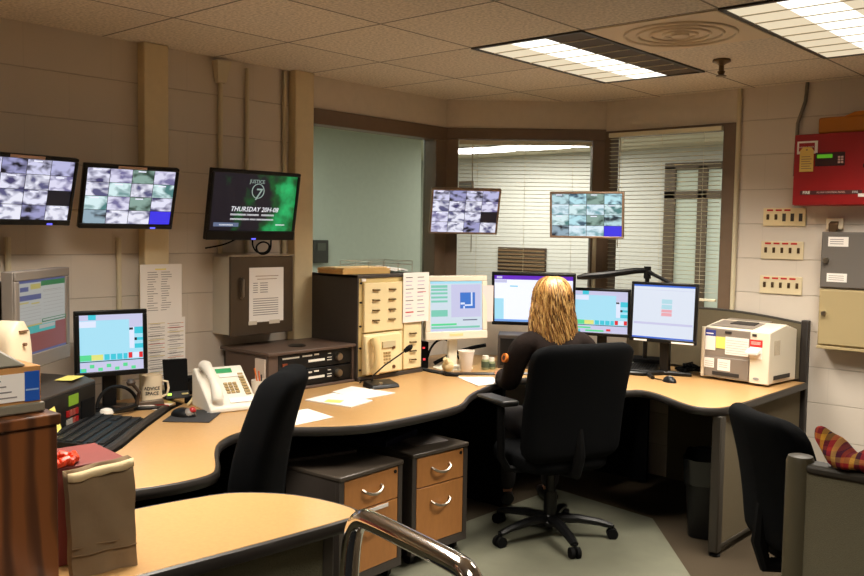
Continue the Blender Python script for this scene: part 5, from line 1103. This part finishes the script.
for i in range(len(body.v)): pass
bo = body.build('body', skin, P, smooth=80)
m = MB()
for s_ in (-1, 1):
    m.add([(s_*.030+.011*sin(pi*j/6)*cos(2*pi*i/10), -.188+.011*sin(pi*j/6)*sin(2*pi*i/10), 1.217+.011*cos(pi*j/6)) for j in range(7) for i in range(10)], [(j*10+i, j*10+(i+1) % 10, (j+1)*10+(i+1) % 10, (j+1)*10+i) for j in range(6) for i in range(10)])
m.build('eyes', mat('eye_white', (220, 214, 206), .3), P, smooth=60)
# jacket: torso and arms, a little larger than the body
Vj = [V[0], V[1], V[2], V[3], (0, -.055, 1.055), V[18], V[19], V[20], V[21], V[22], (.185, -.345, .770), V[24], V[25], V[26], V[27], V[28], (-.185, -.345, .770)]
Ej = [(0, 1), (1, 2), (2, 3), (3, 4), (3, 5), (5, 6), (6, 7), (7, 8), (8, 9), (9, 10), (3, 11), (11, 12), (12, 13), (13, 14), (14, 15), (15, 16)]
vs, fs = skinmesh(Vj, Ej, [(.17, .135), (.155, .12), (.16, .12), (.165, .12), (.115, .085), .09, .078, .066, .056, .052, .042, .09, .078, .066, .056, .052, .042])
m = MB(); m.add(vs, fs); jk = m.build('jacket', jacket, P, smooth=80)
m = MB(); m.tube([(0+.062*cos(a), -.055+.058*sin(a), 1.055+.012*sin(a)) for a in [2*pi*i/20 for i in range(21)]], .020, n=8); m.build('collar', jacket, P, smooth=80)
vs, fs = skinmesh([V[0]]+V[6:11]+V[12:17], [(0, 1), (1, 2), (2, 3), (3, 4), (4, 5), (0, 6), (6, 7), (7, 8), (8, 9), (9, 10)], [(.16, .12)]+[.098, .088, .074, .062, .054]*2)
m = MB(); m.add(vs, fs); m.build('trousers', trousers, P, smooth=80)
m = MB()
for s_ in (-1, 1): m.tube([(s_*.13, -.41, .045), (s_*.13, -.47, .055), (s_*.13, -.55, .042), (s_*.13, -.63, .032)], [.036, .045, .042, .026], n=12)
m.build('shoes', black, P, smooth=80)
# orange shoulder patch on the left sleeve (image left = local +x)
m = MB(); m.grid(lambda u, v: (.262+.014*sin(pi*v)+.0*u, -.10+.05*(u-.5), .93-.07*(v-.0)), 6, 6)
m = MB(); c0 = Vector((.268, -.055, .905)); ax = Vector((.93, .28, .22)).normalized(); a1 = Vector((0, 0, 1)).cross(ax).normalized(); a2 = ax.cross(a1)
m.cyl(c0-ax*.03, c0, .024, n=20); m.build('shoulder_patch', mat('patch_orange', (200, 110, 30), .7), P)
m = MB(); m.cyl(c0-ax*.02, c0+ax*.001, .013, n=16); m.build('patch_centre', mat('patch_dark', (60, 30, 20), .7), P)
# hair
random.seed(21)
def hr(a, q):
    """a: angle (0 = left +x, pi/2 = back +y), q 0..1 crown to tips; returns point on the hair surface"""
    z = 1.338-.36*q if q > 0 else 1.338
    if q < .38:
        k = q/.38; th = k*pi*.5; rx = .092*sin(th)**.8; ry = .118*sin(th)**.8; z = 1.205+.122*cos(th); cy = -.095
    else:
        k = (q-.38)/.62; rx = .092+.012*sin(pi*min(1, k*1.1))+.024*k; ry = .118-.045*k; cy = -.095+.055*k; z = 1.205-.36*k
    return Vector((rx*cos(a), cy+ry*sin(a), z))
m = MB(); na, nq = 36, 22; A0, A1 = R(-42), R(222)
vs = []
for j in range(nq):
    for i in range(na):
        a = A0+(A1-A0)*i/(na-1); p = hr(a, j/(nq-1)); w = .004*sin(a*17+j*.9)+.003*sin(a*29-j*1.3); vs.append(tuple(p+Vector((cos(a), sin(a), 0))*w))
m.add(vs, [(j*na+i, j*na+i+1, (j+1)*na+i+1, (j+1)*na+i) for j in range(nq-1) for i in range(na-1)])
hc = m.build('hair', hairM, P, smooth=80); md = hc.modifiers.new('thick', 'SOLIDIFY'); md.thickness = .012; md.offset = -1
mats_h = [mat('hair_gold', (176, 132, 72), .4), mat('hair_honey', (134, 90, 44), .4), mat('hair_light', (208, 168, 104), .4), mat('hair_brown', (84, 54, 28), .45)]
m = MB()
for k in range(900):
    a = A0+(A1-A0)*random.random(); ph = random.random()*6.28; fr_ = random.uniform(26, 40); am = random.uniform(.004, .012); q0 = random.choice((.02, .05, .1, .25, .4, .5)); q1 = random.uniform(.86, 1.06); d0 = random.uniform(.0, .012); da = random.uniform(-.12, .12)
    pts = []
    for s_ in range(24):
        q = q0+(q1-q0)*s_/23; aa = a+da*s_/23+am*5.5*min(1, q*2)*sin(fr_*q+ph); p = hr(aa, min(1, q)); 
        if q > 1: p.z -= (q-1)*.3
        pts.append(p+Vector((cos(aa), sin(aa), 0))*(d0+am*.6*cos(fr_*q+ph)*min(1, q*2)))
    m.tube(pts, [.0016+.0009*sin(pi*s_/23) for s_ in range(24)], random.choices(mats_h, (5, 4, 3, 1.4))[0], n=4, caps=False)
m.build('hair_strands', mats_h[0], P, smooth=80)

# ------------------------------------------------------------------ camera, world, view
W_ = bpy.data.worlds.new('world'); S.world = W_; W_.use_nodes = True; W_.node_tree.nodes['Background'].inputs[0].default_value = (.02, .017, .013, 1); W_.node_tree.nodes['Background'].inputs[1].default_value = .5
cd = bpy.data.cameras.new('camera'); co = bpy.data.objects.new('camera', cd); COL.objects.link(co); S.camera = co
cd.sensor_fit = 'HORIZONTAL'; cd.sensor_width = 36; cd.lens = 890.779/864*36; cd.clip_start = .05
yaw, pitch, roll = .7235890, .0642441, .0156869
fw = Vector((-sin(yaw)*cos(pitch), cos(yaw)*cos(pitch), -sin(pitch))); r0 = Vector((cos(yaw), sin(yaw), 0)); u0 = r0.cross(fw)
r2 = r0*cos(roll)+u0*sin(roll); u2 = -r0*sin(roll)+u0*cos(roll)
co.matrix_world = Matrix(((r2.x, u2.x, -fw.x, 0), (r2.y, u2.y, -fw.y, 0), (r2.z, u2.z, -fw.z, 1.556), (0, 0, 0, 1)))
S.view_settings.view_transform = 'Standard'; S.view_settings.look = 'None'; S.view_settings.gamma = 1; S.view_settings.exposure = -.08; S.view_settings.use_curve_mapping = False
